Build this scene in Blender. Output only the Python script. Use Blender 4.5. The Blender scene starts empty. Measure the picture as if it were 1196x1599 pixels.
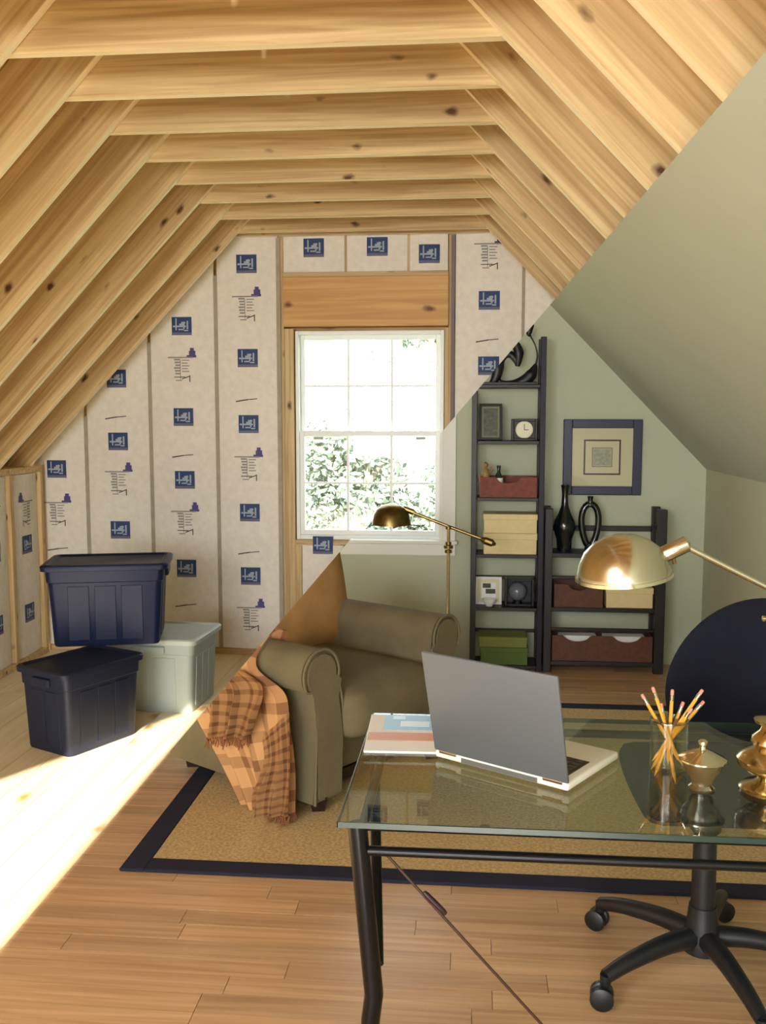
import bpy, bmesh, math, random
from mathutils import Vector, Matrix, noise
random.seed(7)
SC = bpy.context.scene; COL = SC.collection
R = math.radians

# ------------------------------------------------------------------ camera
FPX = 1500.0
PITCH = math.atan(150/FPX); YAW = math.atan(140/FPX*math.cos(PITCH))
CAM = Vector((0, 0, 1.5))
cf = Vector((-math.sin(YAW)*math.cos(PITCH), math.cos(YAW)*math.cos(PITCH), -math.sin(PITCH)))
cr = Vector((math.cos(YAW), math.sin(YAW), 0)); cu = cr.cross(cf)
cd = bpy.data.cameras.new('camera'); cam = bpy.data.objects.new('camera', cd); COL.objects.link(cam)
cam.matrix_world = Matrix.Translation(CAM) @ Matrix((cr, cu, -cf)).transposed().to_4x4()
cd.sensor_fit = 'HORIZONTAL'; cd.sensor_width = 36; cd.lens = 36*FPX/1196; cd.clip_start = .05; cd.clip_end = 200
SC.camera = cam
# ------------------------------------------------------------------ world, sun, added fill lights, exposure
w = bpy.data.worlds.new('sky'); SC.world = w; w.use_nodes = True
bg = w.node_tree.nodes['Background']; bg.inputs[0].default_value = (.86, .95, 1, 1); bg.inputs[1].default_value = 5.0
sd = bpy.data.lights.new('sun', 'SUN'); sd.energy = 20; sd.angle = R(.6); sd.color = (1, .96, .86)
sun = bpy.data.objects.new('sun', sd); COL.objects.link(sun)
SUN_TAN = .557
sun.rotation_euler = Vector((-.0176, 1, -SUN_TAN)).to_track_quat('-Z', 'Y').to_euler()
def area(name, loc, to, sx, sy, power, color):
    d = bpy.data.lights.new(name, 'AREA'); d.shape = 'RECTANGLE'; d.size = sx; d.size_y = sy; d.energy = power; d.color = color
    o = bpy.data.objects.new(name, d); COL.objects.link(o); o.location = loc
    o.rotation_euler = (Vector(to)-Vector(loc)).to_track_quat('-Z', 'Z').to_euler(); return o
area('rear_fill', (-.65, -3.9, 1.6), (-.65, 3, 1.5), 2.6, 1.5, 150, (.96, .98, 1))  # added soft fill from behind the camera, no source seen there
area('left_fill', (-2.0, -1.5, 2.2), (0.2, 3, .6), 1.0, 1.4, 80, (.97, .98, 1))  # added fill from the left rear, out of view
SC.view_settings.view_transform = 'Standard'; SC.view_settings.look = 'None'
SC.view_settings.exposure = 0.15; SC.view_settings.gamma = 1; SC.view_settings.use_curve_mapping = False

# ------------------------------------------------------------------ helpers
def ray(px, py): return cf + cr*((px-598)/FPX) + cu*(-(py-799.5)/FPX)
def on_plane(px, py, p, n):
    d = ray(px, py); return CAM + d*((Vector(p)-CAM).dot(n)/d.dot(n))
def on_y(px, py, Y): return on_plane(px, py, (0, Y, 0), Vector((0, 1, 0)))
def on_z(px, py, Z): return on_plane(px, py, (0, 0, Z), Vector((0, 0, 1)))
# the seam between the unfinished and the finished half: one plane running the length of the room
CUT_N = ray(1196, 80).cross(ray(0, 1485)).normalized()
if CUT_N.x < 0: CUT_N = -CUT_N
D = 5.85; SL = 1.046; XL = -2.68; XR = 1.38; ZK = 1.2
SA = math.atan(SL)

def lin(c): return tuple(((v/12.92) if v <= .04045 else ((v+.055)/1.055)**2.4) for v in c)
def C255(*c): return lin([v/255 for v in c])+(1,)
def newmat(name):
    m = bpy.data.materials.new(name); m.use_nodes = True; return m, m.node_tree.nodes, m.node_tree.links, m.node_tree.nodes['Principled BSDF']
def mat(name, c, rough=.5, metal=0, var=.0, vscale=8, bump=0, bscale=60, spec=.5, coat=0):
    m, N, L, b = newmat(name)
    b.inputs['Base Color'].default_value = C255(*c); b.inputs['Roughness'].default_value = rough; b.inputs['Metallic'].default_value = metal
    b.inputs['Specular IOR Level'].default_value = spec; b.inputs['Coat Weight'].default_value = coat
    tc = N.new('ShaderNodeTexCoord')
    if var:
        n = N.new('ShaderNodeTexNoise'); n.inputs['Scale'].default_value = vscale; n.inputs['Detail'].default_value = 4
        L.new(tc.outputs['Object'], n.inputs['Vector'])
        r = N.new('ShaderNodeValToRGB'); a = C255(*c)
        r.color_ramp.elements[0].position = .3; r.color_ramp.elements[1].position = .7
        r.color_ramp.elements[0].color = tuple(v*(1-var) for v in a[:3])+(1,); r.color_ramp.elements[1].color = tuple(min(1, v*(1+var)) for v in a[:3])+(1,)
        L.new(n.outputs[0], r.inputs[0]); L.new(r.outputs[0], b.inputs['Base Color'])
    if bump:
        n = N.new('ShaderNodeTexNoise'); n.inputs['Scale'].default_value = bscale; n.inputs['Detail'].default_value = 3
        L.new(tc.outputs['Object'], n.inputs['Vector'])
        bp = N.new('ShaderNodeBump'); bp.inputs['Strength'].default_value = bump; bp.inputs['Distance'].default_value = .004
        L.new(n.outputs[0], bp.inputs['Height']); L.new(bp.outputs[0], b.inputs['Normal'])
    return m
def wood(name, light, dark, knot=(80, 45, 20), knots=True, rough=.55, across=22, along=.9, tint=.12, kscale=1.0, axis=0):
    """grain along the object's local X; each object gets its own tone and knots"""
    m, N, L, b = newmat(name); b.inputs['Roughness'].default_value = rough
    tc = N.new('ShaderNodeTexCoord'); oi = N.new('ShaderNodeObjectInfo')
    off = N.new('ShaderNodeVectorMath'); off.operation = 'MULTIPLY_ADD'
    cx = N.new('ShaderNodeCombineXYZ')
    for i in range(3): L.new(oi.outputs['Random'], cx.inputs[i])
    L.new(cx.outputs[0], off.inputs[0]); off.inputs[1].default_value = (37.3, 17.1, 23.7); L.new(tc.outputs['Object'], off.inputs[2])
    mp = N.new('ShaderNodeMapping'); L.new(off.outputs[0], mp.inputs[0])
    s = [across]*3; s[axis] = along; mp.inputs['Scale'].default_value = s
    n = N.new('ShaderNodeTexNoise'); n.inputs['Scale'].default_value = 1; n.inputs['Detail'].default_value = 5; n.inputs['Distortion'].default_value = .6
    L.new(mp.outputs[0], n.inputs['Vector'])
    r = N.new('ShaderNodeValToRGB'); r.color_ramp.elements[0].position = .34; r.color_ramp.elements[1].position = .66
    r.color_ramp.elements[0].color = C255(*dark); r.color_ramp.elements[1].color = C255(*light); L.new(n.outputs[0], r.inputs[0])
    col = r.outputs[0]
    if knots:
        mk = N.new('ShaderNodeMapping'); L.new(off.outputs[0], mk.inputs[0])
        k = [4.6*kscale]*3; k[axis] = 2.4*kscale; mk.inputs['Scale'].default_value = k
        v = N.new('ShaderNodeTexVoronoi'); v.inputs['Scale'].default_value = 1; nn = N.new('ShaderNodeTexNoise'); nn.inputs['Scale'].default_value = 3; L.new(mk.outputs[0], nn.inputs['Vector']); va = N.new('ShaderNodeVectorMath'); va.operation = 'MULTIPLY_ADD'; L.new(nn.outputs['Color'], va.inputs[0]); va.inputs[1].default_value = (.25, .25, .25); L.new(mk.outputs[0], va.inputs[2]); L.new(va.outputs[0], v.inputs['Vector'])
        kr = N.new('ShaderNodeValToRGB'); kr.color_ramp.elements[0].position = .06; kr.color_ramp.elements[1].position = .16
        kr.color_ramp.elements[0].color = (1, 1, 1, 1); kr.color_ramp.elements[1].color = (0, 0, 0, 1); L.new(v.outputs['Distance'], kr.inputs[0])
        mx = N.new('ShaderNodeMix'); mx.data_type = 'RGBA'; L.new(kr.outputs[0], mx.inputs[0]); L.new(col, mx.inputs[6]); mx.inputs[7].default_value = C255(*knot)
        col = mx.outputs[2]
    hs = N.new('ShaderNodeHueSaturation'); mr = N.new('ShaderNodeMapRange'); L.new(oi.outputs['Random'], mr.inputs[0])
    mr.inputs[3].default_value = 1-tint; mr.inputs[4].default_value = 1+tint
    L.new(mr.outputs[0], hs.inputs['Value']); L.new(col, hs.inputs['Color']); L.new(hs.outputs[0], b.inputs['Base Color'])
    return m
def glassmat(name, tint, rough=0.0, ior=1.5, gloss=1.0):
    m, N, L, b = newmat(name); N.remove(b); out = N['Material Output']
    t = N.new('ShaderNodeBsdfTransparent'); t.inputs[0].default_value = tuple(tint)+(1,)
    g = N.new('ShaderNodeBsdfGlossy'); g.inputs['Roughness'].default_value = rough; g.inputs[0].default_value = (gloss, gloss, gloss, 1)
    lw = N.new('ShaderNodeLayerWeight'); lw.inputs[0].default_value = .5
    pw = N.new('ShaderNodeMath'); pw.operation = 'POWER'; pw.inputs[1].default_value = 5; L.new(lw.outputs['Facing'], pw.inputs[0])
    f0 = ((ior-1)/(ior+1))**2; fr = N.new('ShaderNodeMath'); fr.operation = 'MULTIPLY_ADD'; fr.inputs[1].default_value = 1-f0; fr.inputs[2].default_value = f0; L.new(pw.outputs[0], fr.inputs[0])
    mx = N.new('ShaderNodeMixShader'); L.new(fr.outputs[0], mx.inputs[0]); L.new(t.outputs[0], mx.inputs[1]); L.new(g.outputs[0], mx.inputs[2]); L.new(mx.outputs[0], out.inputs[0])
    return m

def link(name, bm, m, parent=None, smooth=False, cut=False, ws=None):
    """link one mesh; verts are in the parent's space; cut trims it at the seam plane and closes the cut"""
    if cut:
        mw = parent.matrix_basis if parent else Matrix()
        if parent and parent.parent: mw = parent.parent.matrix_basis @ mw
        inv = mw.inverted(); co = inv @ CAM; no = (mw.to_3x3().transposed() @ CUT_N).normalized()
        slice_bm(bm, co, no)
        if not bm.verts: bm.free(); return None
    bmesh.ops.recalc_face_normals(bm, faces=bm.faces[:])
    me = bpy.data.meshes.new(name); bm.to_mesh(me); bm.free()
    for x in (m if isinstance(m, (list, tuple)) else [m]): me.materials.append(x)
    if smooth:
        for p in me.polygons: p.use_smooth = True
        try: me.set_sharp_from_angle(angle=R(40))
        except Exception: pass
    o = bpy.data.objects.new(name, me); COL.objects.link(o); o.parent = parent
    return o
def slice_bm(bm, co, no, fill=True):
    r = bmesh.ops.bisect_plane(bm, geom=bm.verts[:]+bm.edges[:]+bm.faces[:], plane_co=co, plane_no=no, clear_inner=True, dist=1e-5)
    if fill:
        es = [e for e in r['geom_cut'] if isinstance(e, bmesh.types.BMEdge) and e.is_valid]
        if es:
            try: bmesh.ops.holes_fill(bm, edges=es, sides=0)
            except Exception: pass
def tag(o, label=None, cat=None, group=None, kind=None):
    if label: o['label'] = label
    if cat: o['category'] = cat
    if group: o['group'] = group
    if kind: o['kind'] = kind
    return o
def empty(name, loc=(0, 0, 0), rz=0, label=None, cat=None, group=None, kind=None):
    o = bpy.data.objects.new(name, None); COL.objects.link(o)
    o.matrix_basis = Matrix.Translation(loc) @ Matrix.Rotation(rz, 4, 'Z'); o.empty_display_size = .05
    return tag(o, label, cat, group, kind)
def box(bm, x0, x1, y0, y1, z0, z1, bev=0, seg=2, mi=0, M=None):
    vs = bmesh.ops.create_cube(bm, size=1)['verts']
    for v in vs: v.co = Vector(((x0+x1)/2+v.co.x*(x1-x0), (y0+y1)/2+v.co.y*(y1-y0), (z0+z1)/2+v.co.z*(z1-z0)))
    fs = list({f for v in vs for f in v.link_faces})
    if bev:
        es = list({e for v in vs for e in v.link_edges})
        r = bmesh.ops.bevel(bm, geom=es, offset=bev, segments=seg, affect='EDGES', profile=.5)
        vs = r['verts']; fs = r['faces']
        vs = list({v for f in fs for v in f.verts}) or vs
    if mi:
        for f in fs: f.material_index = mi
    if M is not None:
        for v in vs: v.co = M @ v.co
    return vs
def B(*a, **k):
    bm = bmesh.new(); box(bm, *a, **k); return bm
def prism(bm, pts, axis, a0, a1, mi=0):
    """extrude a 2-D outline; axis x: pts=(y,z), y: pts=(x,z), z: pts=(x,y)"""
    def P(p, a): return {'x': (a, p[0], p[1]), 'y': (p[0], a, p[1]), 'z': (p[0], p[1], a)}[axis]
    A = [bm.verts.new(P(p, a0)) for p in pts]; Bv = [bm.verts.new(P(p, a1)) for p in pts]; n = len(pts)
    fs = [bm.faces.new(A), bm.faces.new(Bv[::-1])]
    for i in range(n): fs.append(bm.faces.new((A[i], Bv[i], Bv[(i+1) % n], A[(i+1) % n])))
    for f in fs: f.material_index = mi
    return A+Bv
def lathe(bm, prof, n=24, c=(0, 0, 0), mi=0, M=None):
    rings = []
    for r, z in prof:
        if r < 1e-5: rings.append([bm.verts.new((c[0], c[1], c[2]+z))])
        else: rings.append([bm.verts.new((c[0]+r*math.cos(2*math.pi*i/n), c[1]+r*math.sin(2*math.pi*i/n), c[2]+z)) for i in range(n)])
    for a, b in zip(rings, rings[1:]):
        for i in range(n):
            j = (i+1) % n
            if len(a) == 1 and len(b) == 1: continue
            f = (a[0], b[i], b[j]) if len(a) == 1 else (a[i], b[0], a[j]) if len(b) == 1 else (a[i], b[i], b[j], a[j])
            bm.faces.new(f).material_index = mi
    for r_ in (rings[0], rings[-1]):
        if len(r_) > 1:
            try: bm.faces.new(r_).material_index = mi
            except Exception: pass
    vs = [v for r_ in rings for v in r_]
    if M is not None:
        for v in vs: v.co = M @ v.co
    return vs
def tube(bm, pts, rad, n=10, mi=0, flat=None):
    pts = [Vector(p) for p in pts]; rs = rad if isinstance(rad, (list, tuple)) else [rad]*len(pts)
    up = None; rings = []
    for i, p in enumerate(pts):
        t = (pts[min(i+1, len(pts)-1)]-pts[max(i-1, 0)]).normalized()
        if up is None: up = t.orthogonal().normalized()
        a = (up - t*up.dot(t)).normalized(); b = t.cross(a); up = a
        ring = []
        for k in range(n):
            q = a*math.cos(2*math.pi*k/n)+b*math.sin(2*math.pi*k/n)
            if flat: q = Vector((q.x, q.y*flat, q.z))
            ring.append(bm.verts.new(p+q*rs[i]))
        rings.append(ring)
    for a, b in zip(rings, rings[1:]):
        for k in range(n): bm.faces.new((a[k], a[(k+1) % n], b[(k+1) % n], b[k])).material_index = mi
    for r_ in (rings[0], rings[-1]):
        bm.faces.new(r_).material_index = mi
def T(pts, rad, **k):
    bm = bmesh.new(); tube(bm, pts, rad, **k); return bm
def catmull(P, n=8):
    P = [Vector(p) for p in P]; out = []
    for i in range(len(P)-1):
        a, b, c, d = P[max(i-1, 0)], P[i], P[i+1], P[min(i+2, len(P)-1)]
        for k in range(n):
            t = k/n; out.append(.5*((2*b)+(c-a)*t+(2*a-5*b+4*c-d)*t*t+(3*b-a-3*c+d)*t**3))
    return out+[P[-1]]
def cushion(bm, cx, cy, cz, sx, sy, sz, r=.05, puff=.15, n=10, M=None):
    """a soft upholstered block: rounded corners, swollen faces"""
    vs = bmesh.ops.create_cube(bm, size=2)['verts']
    fs = list({f for v in vs for f in v.link_faces}); es = list({e for v in vs for e in v.link_edges})
    g = bmesh.ops.subdivide_edges(bm, edges=es, cuts=n, use_grid_fill=True)
    vs = list({v for f in bm.faces for v in f.verts if f.is_valid and not f.tag})
    h = Vector((sx/2, sy/2, sz/2)); r = min(r, min(h)*.95)
    for v in vs:
        p = v.co.copy(); q = Vector([p[i]*h[i] for i in range(3)])
        inn = Vector([max(-(h[i]-r), min(h[i]-r, q[i])) for i in range(3)]); d = q-inn
        if d.length > 1e-9: q = inn + d.normalized()*r*min(1, max(abs(d.x), abs(d.y), abs(d.z))/r)
        e = [(1-p[(i+1) % 3]**2)*(1-p[(i+2) % 3]**2) for i in range(3)]
        for i in range(3): q[i] += (p[i]**3)*e[i]*min(h)*puff
        q += Vector((cx, cy, cz)); v.co = M @ q if M is not None else q
    for f in bm.faces: f.tag = True
def CU(*a, **k):
    bm = bmesh.new(); cushion(bm, *a, **k); return bm
def copy_tree(o, parent=None):
    c = o.copy(); COL.objects.link(c); c.parent = parent
    for ch in [x for x in bpy.data.objects if x.parent == o]: copy_tree(ch, c)
    return c

# ------------------------------------------------------------------ materials
PINE = wood('pine_lumber', (220, 193, 140), (184, 150, 99), knot=(84, 48, 22), kscale=1.9, along=1.5, across=46, tint=.10)
PLIT = wood('lit_pine_underside', (252, 240, 210), (240, 220, 176), knots=False, along=1.2, across=30, tint=.05)  # paler pine: light bounced up from the floor, put into the underside colour
HEAD = wood('header_pine', (222, 178, 112), (196, 146, 80), knot=(110, 50, 18), kscale=1.2, tint=.05)
OAK = wood('laminate_oak', (210, 172, 130), (182, 142, 100), knots=False, rough=.33, across=45, along=1.6, tint=.13)
SUBF = wood('pale_subfloor', (236, 218, 180), (216, 192, 146), knot=(170, 125, 70), rough=.5, across=14, along=.7, tint=.05, axis=1)
SAGE = mat('sage_wall_paint', (188, 193, 166), .75, var=.02, vscale=3, bump=.06, bscale=220)
SAGE2 = mat('sage_slope_paint', (182, 190, 174), .8, var=.02, vscale=3, bump=.06, bscale=220)
KRAFT = mat('faced_insulation', (234, 227, 214), .7, var=.05, vscale=30, bump=.7, bscale=38)
FLANGE = mat('stapled_flange', (170, 158, 138), .8, var=.1, vscale=20)
INK = mat('blue_print', (30, 58, 108), .6); INK2 = mat('purple_print', (72, 62, 128), .6); INKG = mat('grey_print', (150, 146, 140), .7); INKW = mat('pale_print', (164, 176, 190), .7); INKV = mat('faded_print', (104, 104, 128), .7); INKD = mat('dark_print', (78, 66, 58), .7)
VINYL = mat('white_vinyl', (236, 238, 234), .35); CASE = mat('white_painted_casing', (226, 226, 214), .45)
PANE = glassmat('window_glass', (.97, .99, .98)); TOPG = glassmat('desk_glass', (.80, .86, .79), ior=1.52); EDGEG = mat('green_glass_edge', (32, 56, 52), .25, spec=.5)
BLKM = mat('black_steel', (22, 24, 28), .28, .6, spec=.6); BLKP = mat('black_plastic', (20, 23, 28), .42)
BRASS = mat('aged_brass', (200, 182, 136), .2, 1, var=.12, vscale=40); BRASS2 = mat('dark_brass', (126, 106, 62), .32, 1, var=.15, vscale=30)
GOLD = mat('pale_polished_brass', (204, 202, 182), .2, 1, var=.05, vscale=12)
SILV = mat('brushed_silver', (186, 184, 176), .2, 1); ALU = mat('laptop_aluminium', (98, 103, 108), .5, .3); WHT = mat('laptop_white', (228, 226, 214), .35)
KEYS = mat('laptop_keys', (64, 54, 50), .5); SCR = mat('dark_screen', (20, 22, 26), .15)
ESPR = mat('espresso_wood', (20, 13, 14), .45, var=.25, vscale=10); ESPR2 = mat('espresso_highlight', (30, 24, 38), .45, spec=.3)  # second tone puts the right upright's bluish highlight into its colour
NAVY = mat('navy_bin_plastic', (9, 22, 56), .45, var=.08, vscale=6, spec=.3); NAVY2 = mat('slate_bin_plastic', (26, 32, 50), .5, var=.08, vscale=6, spec=.3); GREYB = mat('grey_bin_plastic', (158, 168, 162), .5)
UPH = mat('olive_upholstery', (116, 106, 80), .92, var=.12, vscale=6, bump=.5, bscale=260, spec=.2)
UPH2 = mat('tan_cushion_fabric', (178, 136, 84), .92, var=.12, vscale=8, bump=.5, bscale=260, spec=.2)
DLEG = mat('dark_leg_wood', (38, 20, 18), .4); RUGB = mat('navy_rug_binding', (24, 26, 48), .9)
BASK = mat('brown_leather_basket', (92, 52, 34), .6, var=.2, vscale=40, bump=.5, bscale=90); BASKR = mat('red_brown_basket', (124, 62, 46), .65, var=.2, vscale=40, bump=.6, bscale=80)
CREAM = mat('cream_card', (226, 206, 152), .6, var=.03, vscale=30); MOUNT = mat('cream_mat_board', (222, 216, 178), .8)
NAVYF = mat('navy_frame', (34, 38, 66), .4); BLUEC = mat('navy_chair_fabric', (14, 18, 34), .8, var=.2, vscale=9, bump=.3, bscale=240, spec=.25)
IRON = mat('black_iron', (14, 13, 18), .4, .2); VASE = mat('dark_glazed_vase', (12, 20, 18), .18, spec=.7); PAPER = mat('white_paper', (238, 238, 234), .6)
GRN = mat('green_box_card', (86, 112, 38), .6); GRN2 = mat('olive_box_card', (126, 134, 58), .6); PEN = mat('yellow_pencil', (226, 166, 58), .45); ERAS = mat('pink_eraser', (222, 142, 126), .7)
GREEN = mat('green_glass_bottle', (26, 52, 34), .15); ART = mat('grey_art_print', (170, 172, 150), .8, var=.25, vscale=60); DKART = mat('dark_photo_print', (84, 88, 72), .5, var=.5, vscale=45)
def rugmat():
    m, N, L, b = newmat('woven_sisal'); tc = N.new('ShaderNodeTexCoord')
    n = N.new('ShaderNodeTexNoise'); n.inputs['Scale'].default_value = 90; n.inputs['Detail'].default_value = 3; L.new(tc.outputs['Object'], n.inputs['Vector'])
    r = N.new('ShaderNodeValToRGB'); r.color_ramp.elements[0].position = .35; r.color_ramp.elements[1].position = .65
    r.color_ramp.elements[0].color = C255(178, 148, 98); r.color_ramp.elements[1].color = C255(212, 184, 130); L.new(n.outputs[0], r.inputs[0]); L.new(r.outputs[0], b.inputs['Base Color'])
    b.inputs['Roughness'].default_value = .95; bp = N.new('ShaderNodeBump'); bp.inputs['Strength'].default_value = .5; bp.inputs['Distance'].default_value = .003
    L.new(n.outputs[0], bp.inputs['Height']); L.new(bp.outputs[0], b.inputs['Normal']); return m
RUG = rugmat()
def throwmat():
    m, N, L, b = newmat('tan_plaid_throw'); tc = N.new('ShaderNodeTexCoord'); uv = N.new('ShaderNodeSeparateXYZ'); L.new(tc.outputs['UV'], uv.inputs[0])
    def band(sock, freq, lo):
        mu = N.new('ShaderNodeMath'); mu.operation = 'MULTIPLY'; mu.inputs[1].default_value = freq; L.new(sock, mu.inputs[0])
        fr = N.new('ShaderNodeMath'); fr.operation = 'FRACT'; L.new(mu.outputs[0], fr.inputs[0])
        g = N.new('ShaderNodeMath'); g.operation = 'GREATER_THAN'; g.inputs[1].default_value = lo; L.new(fr.outputs[0], g.inputs[0]); return g.outputs[0]
    a = band(uv.outputs[0], 5.0, .60); c = band(uv.outputs[1], 10.5, .62)
    ad = N.new('ShaderNodeMath'); ad.operation = 'ADD'; L.new(a, ad.inputs[0]); L.new(c, ad.inputs[1])
    h = N.new('ShaderNodeMath'); h.operation = 'MULTIPLY'; h.inputs[1].default_value = .5; L.new(ad.outputs[0], h.inputs[0])
    r = N.new('ShaderNodeValToRGB'); r.color_ramp.elements[0].color = C255(200, 152, 100); r.color_ramp.elements[1].color = C255(132, 88, 54)
    L.new(h.outputs[0], r.inputs[0]); L.new(r.outputs[0], b.inputs['Base Color']); b.inputs['Roughness'].default_value = .9; return m
THROW = throwmat(); FRINGE = mat('brown_fringe', (128, 78, 46), .9)

# ------------------------------------------------------------------ floor
floor = link('floor', B(-3.2, 1.9, -4.1, D+.15, -.12, -.02), mat('floor_deck', (120, 90, 60), .8)); tag(floor, kind='structure')
def cutx(y): return on_plane(0, 1485, (0, 0, 0), Vector((0, 0, 1))).x + (y-2.459)*-.0176
PW = .083; row = 0; y = -1.5
unit = {}
while y < D:
    x = -1.32-.06-random.random()*.5
    while x < XR+.2:
        ln = random.choice((.7, .9, 1.1)); x1 = min(x+ln, XR+.25)
        if x1 > -1.4:
            bm = B(x+.0008, x1-.0008, y+.0006, y+PW-.0006, -.02, random.uniform(-.0006, 0))
            # keep only what lies right of the seam on the floor
            if x < -1.2: slice_bm(bm, Vector((cutx(y), y, 0)), Vector((1, .0176, 0)).normalized())
            if bm.verts:
                cxm = (x+x1)/2
                for v in bm.verts: v.co -= Vector((cxm, y, 0))
                o = link('floor_plank', bm, OAK, floor); o.location = (cxm, y, 0)
            else: bm.free()
        x = x1
    y += PW if y > 1.6 else PW; row += 1
x = -3.1
while x < -1.25:
    yy = -4.0
    while yy < D:
        y1 = min(yy+random.choice((1.6, 2.1, 2.6)), D+.1)
        bm = B(x+.001, x+.139, yy+.001, y1-.001, -.02, 0)
        if x > -1.55: slice_bm(bm, Vector((cutx(yy), yy, 0)), Vector((-1, -.0176, 0)).normalized())
        if bm.verts:
            for v in bm.verts: v.co -= Vector((x, yy, 0))
            o = link('subfloor_board', bm, SUBF, floor); o.location = (x, yy, 0)
        else: bm.free()
        yy = y1
    x += .14

# ------------------------------------------------------------------ roof
ceiling = empty('ceiling', kind='structure')
def plane_l(x): return ZK+SL*(x-XL)
def plane_r(x): return ZK+SL*(XR-x)
XM = (XL+XR)/2; ZR = plane_l(XM)
uL = Vector((math.cos(SA), 0, math.sin(SA))); nL = Vector((-math.sin(SA), 0, math.cos(SA)))   # up-slope, outward (left roof)
LEN = (XM-XL)/math.cos(SA)
# local X = up the slope, local Z = outward
ML = Matrix(((uL.x, 0, nL.x, XL), (0, 1, 0, 0), (uL.z, 0, nL.z, ZK), (0, 0, 0, 1)))
MR = Matrix(((-uL.x, 0, -nL.x, XR), (0, -1, 0, 0), (uL.z, 0, nL.z, ZK), (0, 0, 0, 1)))
RD = .215
raf = B(-.35, LEN+.0, 0, .038, 0, RD, bev=.002, seg=1)
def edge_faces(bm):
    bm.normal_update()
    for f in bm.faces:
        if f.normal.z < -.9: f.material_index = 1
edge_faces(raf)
r0 = link('rafter', raf, [PINE, PLIT], ceiling); r0.matrix_basis = ML @ Matrix.Translation((0, 5.62, 0))
rafy = [5.62-.4*k for k in range(24)]
for k, yy in enumerate(rafy):
    if k and yy > .3:
        c = r0.copy(); COL.objects.link(c); c.matrix_basis = ML @ Matrix.Translation((0, yy, 0))
    c = r0.copy(); COL.objects.link(c); c.matrix_basis = MR @ Matrix.Translation((0, -yy-.038, 0))
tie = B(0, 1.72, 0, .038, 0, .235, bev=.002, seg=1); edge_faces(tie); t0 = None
for k, yy in enumerate(rafy):
    if yy < 1.5: continue
    if t0 is None: t0 = link('collar_tie', tie, [PINE, PLIT], ceiling); c = t0
    else: c = t0.copy(); COL.objects.link(c)
    c.location = (XM-.86, yy+.040, 2.57)
c = t0.copy(); COL.objects.link(c); c.location = (XM-.86, D-.045, 2.575)
ridge = link('ridge_board', B(-5.0, 5.0, -.019, .019, -.02, .26), PINE, ceiling); ridge.matrix_basis = Matrix.Translation((XM, .97, ZR)) @ Matrix.Rotation(R(90), 4, 'Z')
SHE = wood('roof_sheathing', (222, 186, 122), (190, 146, 84), across=9, along=1.2, tint=.03)
def sheath(M, x0, x1, y0, y1):
    bm = B(x0, x1, y0, y1, RD+.002, RD+.02); o = link('roof_sheathing_panel', bm, SHE, ceiling); o.matrix_basis = M.copy(); return o
sheath(MR, -.5, LEN+.2, -6.0, 4.1)
hx = lambda x: (x-XL)/math.cos(SA)
# left slope with an unseen opening, added to shape the sun patch
for a in ((-.5, LEN+.2, -.60, 6.0), (-.5, LEN+.2, -4.1, -3.4)): sheath(ML, *a)
sheath(ML, -.5, hx(-2.5)+RD*SL, -3.4, -.60)
bm = bmesh.new(); prism(bm, [(hx(-1.262)+RD*SL, -.60), (LEN+.2, -.60), (LEN+.2, -3.4), (hx(-1.21)+RD*SL, -3.4)], 'z', RD+.002, RD+.02)
o = link('roof_sheathing_panel', bm, SHE, ceiling); o.matrix_basis = ML.copy()
# finished slope: drywall below the seam
bm = B(-3, 3, -6, D+.0, -.014, -.001)
bm.free(); bm = bmesh.new()
prism(bm, [(XR+.02, plane_r(XR+.02)), (XM, plane_r(XM)), (XM-.012, plane_r(XM)-.0135), (XR+.008, plane_r(XR+.008)-.0150)], 'y', -4.0, D-.001)
bmesh.ops.subdivide_edges(bm, edges=[e for e in bm.edges if abs(e.verts[0].co.y-e.verts[1].co.y) > 1], cuts=6)
link('drywall_panel', bm, SAGE2, ceiling, cut=True)

# ------------------------------------------------------------------ side walls
wr = link('wall_right', B(XR, XR+.1, -4, D, 0, ZK+.05), SAGE); tag(wr, kind='structure')
wl = empty('wall_left', kind='structure')
link('wall_sheathing', B(XL-.16, XL-.14, -4, D, 0, ZK+.1), SHE, wl)
link('top_plate', B(XL-.095, XL+.0, -4, D-.05, ZK-.045, ZK-.005, bev=.002, seg=1), PINE, wl)
link('sole_plate', B(XL-.095, XL, -4, D-.05, 0, .038, bev=.002, seg=1), PINE, wl)
st = bmesh.new(); box(st, 0, 1.117, 0, .038, -.09, 0, bev=.002, seg=1); s0 = None
MV = Matrix(((0, 0, 1, XL), (0, 1, 0, 0), (1, 0, 0, .038), (0, 0, 0, 1)))
for k in range(24):
    if s0 is None: s0 = link('stud', st, PINE, wl); c = s0
    else: c = s0.copy(); COL.objects.link(c)
    c.matrix_basis = MV @ Matrix.Translation((0, 5.76-.4*k, 0))

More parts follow.
